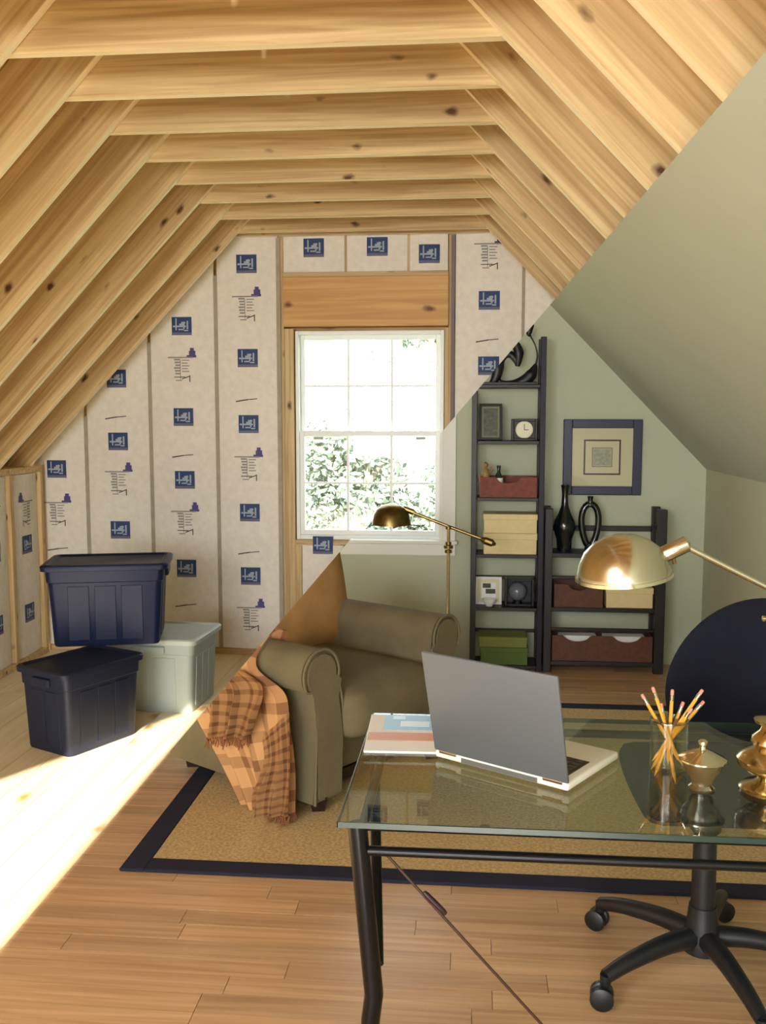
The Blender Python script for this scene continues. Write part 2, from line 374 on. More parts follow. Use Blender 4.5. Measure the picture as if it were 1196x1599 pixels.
def batt(parent, x0, x1, z0, z1, logos, clip=None, M=Matrix(), yf=0, phase=0, prints=True):
    """a pillow of faced insulation in the XZ plane facing -Y, with its printed marks"""
    bm = bmesh.new(); nx = 8; nz = max(2, int((z1-z0)/.06)); g = []
    hw = (x1-x0)/2; xm = (x0+x1)/2; sx = random.random()*9
    def surf(x, z):
        u = (x-xm)/hw
        return yf-.016*max(0, 1-u*u)-.004*noise.noise(Vector((x*7+sx, 0, z*5)))*(1-u*u)
    for j in range(nz+1):
        z = z0+(z1-z0)*j/nz; g.append([bm.verts.new((x0+(x1-x0)*i/nx, surf(x0+(x1-x0)*i/nx, z), z)) for i in range(nx+1)])
    for j in range(nz):
        for i in range(nx): bm.faces.new((g[j][i], g[j][i+1], g[j+1][i+1], g[j+1][i]))
    # thickness
    r = bmesh.ops.extrude_face_region(bm, geom=bm.faces[:])
    for v in r['geom']:
        if isinstance(v, bmesh.types.BMVert): v.co.y = yf+.012
    if clip:
        for co, no in clip: slice_bm(bm, Vector(co), Vector(no))
    b = link('insulation_batt', bm, KRAFT, parent, smooth=True); b.matrix_basis = M.copy()
    if prints and logos:
        pm = bmesh.new()
        def q(ax, az, bx, bz, mi, sk=0):
            """flat ink patch from ax..bx, az..bz around the batt middle, laid on the surface"""
            k = max(1, int((bx-ax)/.03)); vs = []
            for i in range(k+1):
                x = xm+ax+(bx-ax)*i/k; s = sk*(i/k)
                vs.append((pm.verts.new((x, surf(x, az)-.0024-min(mi, 4)*.0004, az+s)), pm.verts.new((x, surf(x, bz)-.0024-min(mi, 4)*.0004, bz+s))))
            for i in range(k): pm.faces.new((vs[i][0], vs[i+1][0], vs[i+1][1], vs[i][1])).material_index = mi
        for kind, z in logos:
            if kind == 'L':      # dark square with pale interlocked strokes
                q(-.06, z-.052, .065, z+.058, 0)
                q(-.06, z-.052, .065, z-.036, 5)
                for a in ((-.036, -.022, -.028, .05), (-.052, -.004, .03, .006), (-.012, .006, .014, .018), (.0, .018, .026, .028), (.012, -.014, .022, .03), (.034, -.016, .044, .034), (-.018, -.022, .016, -.014), (.018, -.028, .044, -.020)): q(a[0], z+a[1], a[2], z+a[3], 3)
            elif kind == 'T':    # small emblem, a rule, grey columns of print and a scribble
                q(.045, z+.045, .085, z+.075, 1); q(.052, z+.075, .076, z+.092, 1); q(.03, z+.034, .09, z+.048, 1)
                q(-.09, z+.03, .07, z+.038, 2)
                for i in range(6): q(-.05+.004*(i % 3), z+.016-.017*i, -.012, z+.026-.017*i, 2)
                for i in range(5): q(.0, z+.014-.017*i, .046-.01*(i % 2), z+.02-.017*i, 2)
                q(-.012, z-.1, -.008, z+.02, 2)
                q(-.05, z-.088, .02, z-.083, 4); q(.0, z-.1, .05, z-.094, 4, .018); q(.045, z-.115, .051, z-.075, 4); q(-.04, z-.108, .0, z-.104, 4)
            elif kind == 'S': q(-.075, z, .0, z+.007, 4, .012); q(-.01, z+.012, .06, z+.017, 4, .006)
        if clip:
            for co, no in clip: slice_bm(pm, Vector(co), Vector(no), fill=False)
        if pm.verts: link('printed_marks', pm, [INK, INK2, INKG, INKW, INKD, INKV], b)
        else: pm.free()
    return b
for k in range(24):
    ya = 5.76-.4*k
    M = Matrix(((0, 1, 0, 0), (1, 0, 0, 0), (0, 0, 1, 0), (0, 0, 0, 1)))
    M = Matrix(((0, -1, 0, XL-.03), (-1, 0, 0, 0), (0, 0, 1, 0), (0, 0, 0, 1)))
    batt(wl, -(ya-.002), -(ya-.36), .04, ZK-.05, [('L', .72), ('T', .95), ('L', .3)] if k < 4 else [], M=M)

# ------------------------------------------------------------------ gable wall with the window
wb = empty('wall_back', kind='structure')
WX0, WX1, WZ0, WZ1 = -1.085, -.175, .735, 2.015
clipg = [((XL, 0, ZK+.28), (-nL.x*-1*-1, 0, -nL.z))]
clipg = [((XL, 0, ZK+.26), tuple(-nL)), ((XR, 0, ZK+.26), tuple(-Vector((-nL.x, 0, nL.z))))]
def gable(name, y0, y1, hole, m, parent=None):
    bm = bmesh.new(); x0, x1, z0, z1 = hole
    pieces = [(-3.0, x0, -.1, 3.7), (x1, 1.6, -.1, 3.7), (x0, x1, -.1, z0), (x0, x1, z1, 3.7)]
    for a in pieces: box(bm, a[0], a[1], y0, y1, a[2], a[3])
    for co, no in clipg: slice_bm(bm, Vector(co), Vector(no))
    return link(name, bm, m, parent)
gable('gable_sheathing', D+.11, D+.13, (WX0, WX1, WZ0, WZ1), SHE, wb)
def rough(name, x0, x1, z0, z1, vert=True, m=PINE, y0=D+.016, y1=D+.105):
    ln = (z1-z0) if vert else (x1-x0); wd = (x1-x0) if vert else (z1-z0)
    bm = B(0, ln, y0-D, y1-D, 0, wd, bev=.002, seg=1); o = link(name, bm, m, wb)
    o.matrix_basis = Matrix(((0, 0, 1, x0), (0, 1, 0, D), (1, 0, 0, z0), (0, 0, 0, 1))) if vert else Matrix.Translation((x0, D, z0))
    return o
seams = [-2.42, -2.0, -1.575]
for s in seams: rough('stud', s-.019, s+.019, .038, min(plane_l(s), 2.6))
rough('stud', -1.19, -1.152, .038, 2.6); rough('jack_stud', -1.152, -1.092, .038, 2.03)
rough('jack_stud', -.172, -.150, .73, 2.03); rough('stud', -.150, -.112, .038, 2.6)
for s in (-.77, -.39): rough('cripple_stud', s-.019, s+.019, 2.36, 2.6)
rough('stud', .275, .313, .038, 2.4); rough('stud', .68, .718, .038, 1.95)
rough('header', -1.152, -.150, 2.04, 2.335, vert=False, m=HEAD, y0=D-.006)
rough('header_plate', -1.152, -.150, 2.335, 2.362, vert=False, m=PINE, y0=D-.01)
rough('rough_sill', -1.092, -.172, .695, .733, vert=False)
rough('sole_plate', -2.7, 1.38, 0, .038, vert=False, y0=D-.0)
rough('stud', -1.152+.06, -1.152+.098, .04, .695)
def lg(x, *items):
    return [(k, on_y(x, py, D).z) for k, py in items]
Cl = [((XL, 0, ZK+.1), tuple(-nL)), ((XR, 0, ZK+.1), tuple(-Vector((-nL.x, 0, nL.z))))]
W = dict(clip=Cl, yf=D+.012)
batt(wb, -2.80, -2.43, .04, 1.6, lg(85, ('L', 733), ('T', 793), ('S', 860), ('L', 900)), **W)
batt(wb, -2.41, -2.01, .04, 2.1, lg(188, ('L', 592), ('S', 655), ('L', 690), ('T', 745), ('L', 828), ('S', 890), ('L', 930)), **W)
batt(wb, -1.99, -1.585, .04, 2.6, lg(292, ('L', 510), ('T', 567), ('L', 652), ('S', 715), ('L', 750), ('T', 807), ('L', 888), ('S', 948), ('L', 985)), **W)
batt(wb, -1.565, -1.19, .04, 2.7, lg(387, ('L', 413), ('T', 472), ('L', 560), ('S', 628), ('L', 663), ('T', 722), ('L', 801), ('S', 866), ('L', 900), ('T', 957)), **W)
batt(wb, -1.15, -.778, 2.36, 2.7, lg(487, ('L', 388)), **W)
batt(wb, -.762, -.398, 2.36, 2.7, lg(585, ('L', 386)), **W)
batt(wb, -.382, -.155, 2.36, 2.7, lg(680, ('L', 397)), **W)
batt(wb, -.108, .287, .04, 2.7, lg(765, ('T', 390), ('L', 470), ('S', 535), ('L', 572)), **W)
batt(wb, .301, .68, .04, 2.4, [], **W)
batt(wb, -1.05, -.79, .04, .70, lg(507, ('L', 852)), **W)
# seam flanges between the batts (folded paper over the studs)
for s, z1 in ((-2.42, 1.5), (-2.0, 1.95), (-1.575, 2.35)):
    link('stapled_flange', B(s-.012, s+.012, D+.008, D+.015, .04, z1), FLANGE, wb)
link('stapled_flange', B(-1.196, -1.17, D+.004, D+.014, .04, 2.57), FLANGE, wb)
link('stapled_flange', B(-.135, -.112, D+.0, D+.014, .7, 2.57), mat('grey_flange', (128, 118, 118), .8), wb)
link('stapled_flange', B(.285, .303, D+.006, D+.014, .7, 2.4), FLANGE, wb)
# drywall over the gable, right of the seam
bm = bmesh.new()
for a in ((-3, WX0+.03, 0, 3.4), (WX1-.0, XR+.02, 0, 3.4), (WX0+.03, WX1, 0, WZ0), (WX0+.03, WX1, WZ1, 3.4)): box(bm, a[0], a[1], D-.014, D-.001, a[2], a[3])
slice_bm(bm, Vector((XR, 0, ZK)), -Vector((-nL.x, 0, nL.z)))
link('drywall_panel', bm, SAGE, wb, cut=True)
# rear gable (behind the camera); its wide opening is added to let light in
wf = gable('wall_front', -4.1, -4.0, (-1.95, .65, .8, 2.3), SAGE); tag(wf, kind='structure')

# ------------------------------------------------------------------ window
win = empty('window_1', kind='structure')
def frame(bm, x0, x1, z0, z1, y0, y1, t, tb=None, bev=.003, mi=0):
    tb = tb or t
    box(bm, x0, x0+t, y0, y1, z0, z1, bev=bev, mi=mi); box(bm, x1-t, x1, y0, y1, z0, z1, bev=bev, mi=mi)
    box(bm, x0+t, x1-t, y0, y1, z1-t, z1, bev=bev, mi=mi); box(bm, x0+t, x1-t, y0, y1, z0, z0+tb, bev=bev, mi=mi)
bm = bmesh.new(); frame(bm, WX0, WX1, WZ0, WZ1, D+.02, D+.115, .022, .03); link('window_frame', bm, VINYL, win)
MZ = on_y(600, 678, 5.9).z
for i, (z0, z1, yy) in enumerate(((MZ-.02, WZ1-.02, D+.075), (WZ0+.025, MZ+.02, D+.035))):
    s = bmesh.new(); frame(s, WX0+.02, WX1-.02, z0, z1, yy, yy+.03, .03, .034); sash = link('sash', s, VINYL, win)
    gx0, gx1, gz0, gz1 = WX0+.05, WX1-.05, z0+.034, z1-.03
    for a in range(3):
        for b_ in range(2):
            xa = gx0+(gx1-gx0)*a/3; za = gz0+(gz1-gz0)*b_/2
            link('pane', B(xa, xa+(gx1-gx0)/3, yy+.014, yy+.017, za, za+(gz1-gz0)/2), PANE, sash)
    for a in (1, 2): xa = gx0+(gx1-gx0)*a/3; link('muntin', B(xa-.007, xa+.007, yy+.008, yy+.022, gz0, gz1), VINYL, sash)
    zm = (gz0+gz1)/2; link('muntin', B(gx0, gx1, yy+.006, yy+.024, zm-.006, zm+.006), VINYL, sash)
for x in (WX0+.14, WX1-.14): link('sash_lift', B(x-.03, x+.03, D+.02, D+.036, MZ-.032, MZ-.018, bev=.004), mat('grey_latch', (168, 166, 160), .4), win)
link('casing', B(WX1-.003, WX1+.078, D-.03, D-.014, WZ0-.08, WZ1+.08, bev=.003), CASE, win, cut=True)
link('casing', B(WX0-.07, WX1-.003, D-.032, D-.014, WZ1, WZ1+.08, bev=.003), CASE, win, cut=True)
link('window_apron', B(WX0-.07, WX1+.078, D-.028, D-.014, WZ0-.085, WZ0-.012, bev=.003), CASE, win, cut=True)
link('window_stool', B(WX0-.09, WX1+.09, D-.06, D+.02, WZ0-.012, WZ0+.010, bev=.004), CASE, win, cut=True)
link('jamb_liner', B(WX1-.022, WX1-.001, D-.02, D+.02, WZ0, WZ1, bev=.001), CASE, win, cut=True)

# ------------------------------------------------------------------ outside: trees
LEAF = mat('pale_leaves', (112, 122, 106), .7, var=.35, vscale=2); BARK = mat('grey_bark', (130, 118, 100), .9)
def tree(x, y, zb, h, r, label, n=2600, seed=1):
    rnd = random.Random(seed); t = empty('leafy_tree', (x, y, zb), label=label, cat='tree', group=None)
    pts = catmull([(0, 0, 0), (.1, 0, h*.3), (-.1, .1, h*.6), (.05, 0, h*.85)], 4)
    bm = T(pts, [.2*(1-i/len(pts))+.04 for i in range(len(pts))], n=8)
    for k in range(9):
        a = rnd.random()*6.28; z = h*(.35+.5*rnd.random()); l = r*(.5+.4*rnd.random())
        tube(bm, [(0, 0, z), (l*.5*math.cos(a), l*.5*math.sin(a), z+l*.35), (l*math.cos(a), l*math.sin(a), z+l*.5)], [.07, .05, .02], n=6)
    link('trunk', bm, BARK, t)
    lm = bmesh.new(); cl = [(Vector((rnd.gauss(0, r*.5), rnd.gauss(0, r*.5), h*.68+rnd.gauss(0, h*.17))), r*rnd.uniform(.3, .5)) for _ in range(24)]
    for _ in range(n):
        c, cr_ = rnd.choice(cl); d = Vector((rnd.gauss(0, 1), rnd.gauss(0, 1), rnd.gauss(0, 1))).normalized()
        p = c+d*cr_*rnd.uniform(.6, 1.05); s = rnd.uniform(.05, .11)
        a = Vector((rnd.gauss(0, 1), rnd.gauss(0, 1), rnd.gauss(0, 1))).normalized()*s; b = a.orthogonal().normalized()*s*.5
        lm.faces.new([lm.verts.new(q) for q in (p-a, p-b, p+a, p+b)])
    o = link('foliage', lm, LEAF, t); o['kind'] = 'stuff'
gr = link('ground', B(-40, 40, 7, 70, -4.2, -4), mat('lawn', (150, 165, 110), .9, var=.2, vscale=1)); tag(gr, kind='structure')
tree(-1.0, 29, -4, 10.4, 1.1, 'tall pale green tree outside, at the right side of the window', seed=3, n=6000)
tree(-5.4, 24, -4, 5.6, 2.2, 'lower bushy tree outside, seen through the lower left panes', seed=5, n=9000)
tree(-1.9, 17, -4, 5.5, 1.7, 'bushy tree outside, filling the lower right panes', seed=8, n=11000)
# ------------------------------------------------------------------ rug
rz0 = Vector((-1.151, 2.946, 0)); RX0, RX1, RY0, RY1 = -1.151, 1.75, 2.95, 4.95
rug = empty('area_rug', (0, 0, 0), label='tan woven rug with navy border under the armchair and desk chair', cat='rug')
link('rug_field', B(RX0+.085, RX1-.085-.5, RY0+.085, RY1-.085, .0005, .010, bev=.002, seg=1), RUG, rug)
bm = bmesh.new(); frame(bm, 0, 1, 0, 1, 0, 1, .1); bm.free(); bm = bmesh.new()
RX1 = 1.28
for a in ((RX0, RX0+.085, RY0, RY1), (RX1-.04, RX1+.045, RY0, RY1), (RX0+.085, RX1-.04, RY0, RY0+.085), (RX0+.085, RX1-.04, RY1-.085, RY1)): box(bm, a[0], a[1], a[2], a[3], .0005, .012, bev=.003, seg=1)
link('border', bm, RUGB, rug)

# ------------------------------------------------------------------ storage bins
def bin_(name, W_, L_, H_, m, loc, rz, label, lidm=None, ribs=3, tap=.10):
    t = empty(name, loc, rz, label, 'storage bin', 'lidded plastic storage bins')
    k = 1+tap*2; nx, ny = W_/2, L_/2
    def ring(s, z, r=.03):
        pts = []
        for (cx, cy, a0) in ((nx*s-r, ny*s-r, 0), (-nx*s+r, ny*s-r, 90), (-nx*s+r, -ny*s+r, 180), (nx*s-r, -ny*s+r, 270)):
            for q in range(5): a = R(a0+q*22.5); pts.append((cx+r*math.cos(a), cy+r*math.sin(a), z))
        return pts
    bm = bmesh.new(); lv = [(1-.02, 0), (1, .012), (1+tap*.78, H_*.78), (1+tap*.78+.03, H_*.79), (1+tap+.03, H_-.015)]
    rs = [[bm.verts.new(p) for p in ring(s, z)] for s, z in lv]
    for a, b in zip(rs, rs[1:]):
        for i in range(20): bm.faces.new((a[i], a[(i+1) % 20], b[(i+1) % 20], b[i]))
    bm.faces.new(rs[0]); bm.faces.new(rs[-1]); link('body', bm, m, t, smooth=True)
    bm = bmesh.new()      # raised vertical ribs on the sides
    for s in (-1, 1):
        for i in range(ribs):
            u = (-.5+(i+.5)/ribs)*1.5*ny
            a = Matrix.Translation((s*nx*1.0, u, 0)) @ Matrix.Rotation(math.atan(s*tap*.78*nx/(H_*.78)), 4, 'Y')
            box(bm, -.002, .003, -ny*.26*2/ribs*1.15, ny*.26*2/ribs*1.15, .03, H_*.74, bev=.002, M=a) if s > 0 else box(bm, -.003, .002, -ny*.26*2/ribs*1.15, ny*.26*2/ribs*1.15, .03, H_*.74, bev=.002, M=a)
        for i in range(2):
            u = (-.5+(i+.5)/2)*1.4*nx
            a = Matrix.Translation((u, s*ny, 0)) @ Matrix.Rotation(-math.atan(s*tap*.78*ny/(H_*.78)), 4, 'X')
            box(bm, -nx*.28, nx*.28, -.002 if s > 0 else -.003, .003 if s > 0 else .002, .03, H_*.74, bev=.002, M=a)
    link('side_rib', bm, m, t)
    bm = bmesh.new(); e = 1+tap+.03
    lv = [(e+.04, H_-.030), (e+.075, H_-.028), (e+.085, H_-.006), (e+.06, H_), (e-.02, H_+.002), (e-.06, H_-.008)]
    rs = [[bm.verts.new(p) for p in ring(s, z, .035)] for s, z in lv]
    for a, b in zip(rs, rs[1:]):
        for i in range(20): bm.faces.new((a[i], a[(i+1) % 20], b[(i+1) % 20], b[i]))
    bm.faces.new(rs[0]); bm.faces.new(rs[-1]); link('lid', bm, lidm or m, t, smooth=True)
    for s in (-1, 1):
        link('handle', B(-nx*.4, nx*.4, s*(ny*e+.004)-.010, s*(ny*e+.004)+.010, H_*.80, H_*.90, bev=.008), m, t)
    return t
# L_ runs along local Y
bin_('storage_bin', .29, .40, .385, NAVY2, (-1.79, 4.20, 0), R(-27), 'slate blue lidded plastic bin on the floor, bottom of the stack nearest the camera', tap=.08)
bin_('storage_bin', .42, .36, .385, GREYB, (-1.60, 4.82, 0), R(-4), 'pale grey lidded plastic bin on the floor beside the armchair, partly under a navy bin', tap=.08, lidm=mat('pale_bin_lid', (176, 184, 176), .4))
bin_('storage_bin', .34, .50, .40, NAVY, (-1.80, 4.60, .390), R(-76), 'dark navy lidded plastic bin resting on top of the two lower bins', tap=.09)

# ------------------------------------------------------------------ armchair, trimmed by the seam plane
AR = R(-34); ac = Vector((-.66, 3.98, 0))
arm = empty('armchair', ac, AR, 'olive upholstered rolled-arm armchair, sliced diagonally through its back, on the rug', 'armchair')
def toW(p): return arm.matrix_basis @ Vector(p)
AL = -.45   # back
link('seat_base', B(-.42, .30, -.36, .36, .10, .30, bev=.02), UPH, arm, cut=True)
def armpart(sy):
    prof = []
    # outer side panel, then the roll, then inner side   (y outward positive)
    P = [(-.075, .062), (.085, .062), (.075, .30), (.068, .42), (.078, .49)]
    c = (.045, .552); r = .094
    P += [(c[0]+r*math.cos(R(a)), c[1]+r*math.sin(R(a))) for a in range(-35, 216, 14)]
    P += [(-.062, .46), (-.085, .30)]
    bm = bmesh.new(); prism(bm, [(sy*(.35+a), b) for a, b in P], 'x', -.44, .41)
    es = [e for e in bm.edges if all(abs(v.co.x-.41) < 1e-4 for v in e.verts)]
    bmesh.ops.bevel(bm, geom=es, offset=.018, segments=3, affect='EDGES')
    bmesh.ops.subdivide_edges(bm, edges=[e for e in bm.edges if abs(e.verts[0].co.x-e.verts[1].co.x) > .5], cuts=5)
    return bm, P, c, r
for sy in (-1, 1):
    bm, P, c, r = armpart(sy); a = link('arm', bm, UPH, arm, smooth=True, cut=True)
    if a:
        pp = [(.405, sy*(.35+y_), z_) for y_, z_ in P[1:]]
        bm = T(catmull(pp, 3), .006, n=6); link('welt', bm, UPH, a, cut=False)
bm = CU(.07, 0, .365, .78, .56, .20, r=.05, puff=.22); link('seat_cushion', bm, UPH, arm, smooth=True, cut=True)
bm = CU(-.34, 0, .49, .20, .86, .82, r=.08, puff=.12, M=None); link('backrest', bm, UPH, arm, smooth=True, cut=True)
Mb = Matrix.Translation((-.22, .05, .43)) @ Matrix.Rotation(R(-10), 4, 'Y')
bm = CU(0, .02, .26, .17, .72, .52, r=.07, puff=.4, M=Mb); link('back_cushion', bm, UPH2, arm, smooth=True, cut=True)
for (lx, ly) in ((.35, -.36), (.35, .36), (-.38, -.36), (-.38, .36)):
    bm = bmesh.new(); lathe(bm, [(.034, .0), (.036, .01), (.05, .062), (.0, .062)], 4); 
    for v in bm.verts: v.co += Vector((lx, ly, .012))
    link('leg', bm, DLEG, arm)
link('base_rail', B(-.42, .30, -.27, .27, .055, .10), DLEG, arm, cut=True)

# throw blanket
def side(px, py, off=.0):
    """a point on the chair's near side panel, in the room"""
    n = (arm.matrix_basis.to_3x3() @ Vector((0, -1, 0))).normalized(); p = toW((0, -.445-off, 0)); return on_plane(px, py, p, n)
rows = [
 [toW((-.22, -.14, .475)), toW((.10, -.14, .472))],
 [toW((-.22, -.235, .50)), toW((.12, -.235, .50))],
 [toW((-.24, -.29, .60)), toW((.15, -.29, .60))],
 [toW((-.26, -.36, .655)), toW((.17, -.36, .655))],
 [toW((-.26, -.44, .640)), toW((.18, -.44, .642))],
 [toW((-.26, -.505, .57)), toW((.19, -.50, .57))],
 [side(300, 1085, .05), side(449, 1080, .045)],
 [side(318, 1125, .05), side(456, 1130, .045)],
 [side(340, 1165, .045), side(461, 1180, .04)],
 [side(366, 1215, .045), side(463, 1225, .04)],
 [side(392, 1272, .045), side(462, 1268, .045)],
]
def cloth(rows, nu, nv, amp, folds, seed, th=.006):
    L = catmull([r[0] for r in rows], nv); Rr = catmull([r[1] for r in rows], nv); bm = bmesh.new(); g = []
    uvl = bm.loops.layers.uv.new('UVMap'); n = len(L)
    for j in range(n):
        a, b = L[j], Rr[j]; row = []; v = j/(n-1)
        t = (L[min(j+1, n-1)]-L[max(j-1, 0)]).normalized(); nn = (b-a).cross(t).normalized()
        if nn.y > 0 and abs(nn.z) < .8: nn = -nn
        if abs(nn.z) >= .8 and nn.z < 0: nn = -nn
        for i in range(nu+1):
            u = i/nu; k = amp*min(1, .15+v*1.3)
            d = k*(math.sin(u*folds*6.28+seed+v*2.2)+.5*math.sin(u*folds*11+v*5+seed*2))*(.6+.4*noise.noise(Vector((u*3, v*4, seed))))
            row.append(bm.verts.new(a.lerp(b, u)+nn*(d+amp*.9)))
        g.append(row)
    for j in range(n-1):
        for i in range(nu):
            f = bm.faces.new((g[j][i], g[j][i+1], g[j+1][i+1], g[j+1][i]))
            for l, (uu, vv) in zip(f.loops, ((i, j), (i+1, j), (i+1, j+1), (i, j+1))): l[uvl].uv = (uu/nu, vv/(n-1))
    hem = [v.co.copy() for v in g[-1]]; le = [r[0].co.copy() for r in g]
    bmesh.ops.solidify(bm, geom=bm.faces[:], thickness=th); return bm, hem, le
th = empty('throw_blanket', (0, 0, 0), label='tan and brown plaid fringed throw draped over the near arm of the armchair', cat='blanket')
bm, hem, le = cloth(rows, 44, 9, .026, 3.2, 1.3)
def solid(o, t=.006):
    return o
bmesh.ops.remove_doubles(bm, verts=bm.verts, dist=1e-5)
solid(link('drape', bm, THROW, th, smooth=True, cut=True))
# second, shorter fold lying over the first, pulled to the left
rows2 = [[toW((-.26, -.40, .675)), toW((.06, -.40, .675))], [toW((-.28, -.53, .60)), toW((.05, -.53, .60))], [side(326, 1068, .09), side(418, 1068, .09)], [side(334, 1110, .10), side(405, 1125, .10)], [side(332, 1148, .09), side(392, 1150, .09)]]
bm, hem2, le2 = cloth(rows2, 30, 8, .022, 2.6, 4.1)
solid(link('folded_layer', bm, THROW, th, smooth=True, cut=True))
rows3 = [[side(415, 1150, .075), side(458, 1110, .07)], [side(418, 1190, .08), side(460, 1180, .075)], [side(400, 1240, .085), side(462, 1230, .08)], [side(398, 1276, .09), side(458, 1272, .085)]]
bm, hem3, le3 = cloth(rows3, 30, 8, .022, 2.8, 2.2)
solid(link('folded_layer', bm, THROW, th, smooth=True, cut=True))
bm = bmesh.new(); rnd = random.Random(4)
for H_, st_ in ((hem, 1), (hem2, 1), (hem3, 1), (hem[:0], 1), (le2[20:], 1)):
    
    for p in H_[::st_]:
        for q in range(2):
            o_ = Vector((rnd.uniform(-.004, .004), rnd.uniform(-.004, .004), 0)); l = rnd.uniform(.022, .038)
            e = p+o_+Vector((rnd.uniform(-.012, .008), rnd.uniform(-.01, .004), -l)); e.z = max(e.z, .016)
            if p.z > .03: tube(bm, [p+o_, (p+e)/2+Vector((.002, 0, 0)), e], .0026, n=4)
fo = link('fringe', bm, FRINGE, th, cut=True); fo['kind'] = 'stuff'

# ------------------------------------------------------------------ floor lamp (brass pharmacy lamp)
fl = empty('floor_lamp', (-.125, 5.2, 0), label='brass pharmacy floor lamp with dome shade between window and ladder shelf', cat='lamp')
bm = bmesh.new(); lathe(bm, [(.0, .0), (.13, .0), (.13, .012), (.05, .025), (.016, .05), (.0, .05)], 28); link('base', bm, BRASS2, fl, smooth=True)
link('pole', T([(0, 0, .02), (0, 0, .90)], .009), BRASS, fl)
for z, r in ((.765, .020), (.79, .026), (.81, .016), (.895, .017)): bm = bmesh.new(); lathe(bm, [(0, z-.012), (r, z-.008), (r, z+.008), (0, z+.012)], 16); link('collar', bm, BRASS2, fl, smooth=True)
def L2(px, py, Y=5.2): return on_y(px, py, Y)-Vector((-.125, 5.2, 0))
link('arm', T([L2(636, 797), L2(700, 822), L2(772, 849)], .0085), BRASS2, fl)
link('counterweight', T([L2(750, 841), L2(757, 844), L2(768, 848), L2(774, 850)], [.008, .02, .02, .006]), BRASS2, fl)
link('knob', T([L2(630, 794), L2(646, 800)], .016), BRASS2, fl)
c = L2(611, 818); sh = [(.108, -.004), (.106, .012), (.098, .05), (.082, .08), (.055, .101), (.02, .11), (.0, .111), (.0, .107), (.05, .095), (.078, .075), (.093, .048), (.101, .01), (.103, -.004), (.108, -.004)]
bm = bmesh.new(); lathe(bm, sh, 28, c=c); link('lamp_shade', bm, BRASS2, fl, smooth=True)
bm = bmesh.new(); lathe(bm, [(0, .0), (.022, .01), (.028, .03), (.016, .06), (.014, .095), (0, .095)], 14, c=c); link('bulb', bm, mat('frosted_bulb', (240, 232, 210), .4), fl, smooth=True)

# ------------------------------------------------------------------ ladder shelf
SY0, SY1 = 5.60, 5.82
ls = empty('ladder_shelf', (.21, 5.71, 0), label='tall narrow espresso ladder shelf against the far wall, top left corner cut away', cat='shelf')
def lsb(name, x0, x1, y0, y1, z0, z1, m=ESPR, bev=.003): return link(name, B(x0-.21, x1-.21, y0-5.71, y1-5.71, z0, z1, bev=bev), m, ls, cut=True)
for x in (-.005, .385): lsb('upright', x, x+.032, SY0, SY0+.045, 0, 1.95, ESPR2 if x > .1 else ESPR); lsb('rear_upright', x, x+.032, SY1-.035, SY1, 0, 1.95)
zs = [on_y(790, p, 5.60).z for p in (1042, 952, 869, 780, 691, 603)]
for i, z in enumerate(zs):
    lsb('shelf_board', .03, .385, SY0+.004, SY1, z-.010, z+.010)
    if i < 5:
        for x in (-.003, .387): lsb('side_rail', x, x+.028, SY0+.03, SY1-.02, z-.012, z+.014)
for p in (901, 984): z = on_y(790, p, 5.80).z; lsb('back_rail', .027, .385, SY1-.02, SY1-.004, z-.012, z+.008)
# ------------------------------------------------------------------ low console
co = empty('console_shelf', (.76, 5.71, 0), label='low wide espresso shelf unit right of the tall ladder shelf', cat='shelf')
def cob(name, x0, x1, y0, y1, z0, z1, m=ESPR, bev=.003): return link(name, B(x0-.76, x1-.76, y0-5.71, y1-5.71, z0, z1, bev=bev), m, co)
cob('upright', .425, .47, SY0, SY0+.045, 0, .965); cob('upright', 1.062, 1.118, SY0, SY0+.045, 0, .965)
cob('rear_upright', .425, .47, SY1-.04, SY1, 0, .965); cob('rear_upright', 1.065, 1.112, SY1-.04, SY1, 0, .965)
for p in (868, 953, 1037): z = on_y(940, p, 5.60).z; cob('shelf_board', .468, 1.064, SY0+.004, SY1, z-.014, z+.012)
for p in (903, 984): z = on_y(940, p, 5.62).z; cob('front_rail', .468, 1.064, SY0+.02, SY0+.038, z-.009, z+.009)
z = on_y(940, 825, 5.8).z; cob('top_rail', .468, 1.064, SY1-.03, SY1-.01, z-.016, z+.016)
for x in (.43, 1.07): cob('side_rail', x, x+.034, SY0+.04, SY1-.03, .84, .87)

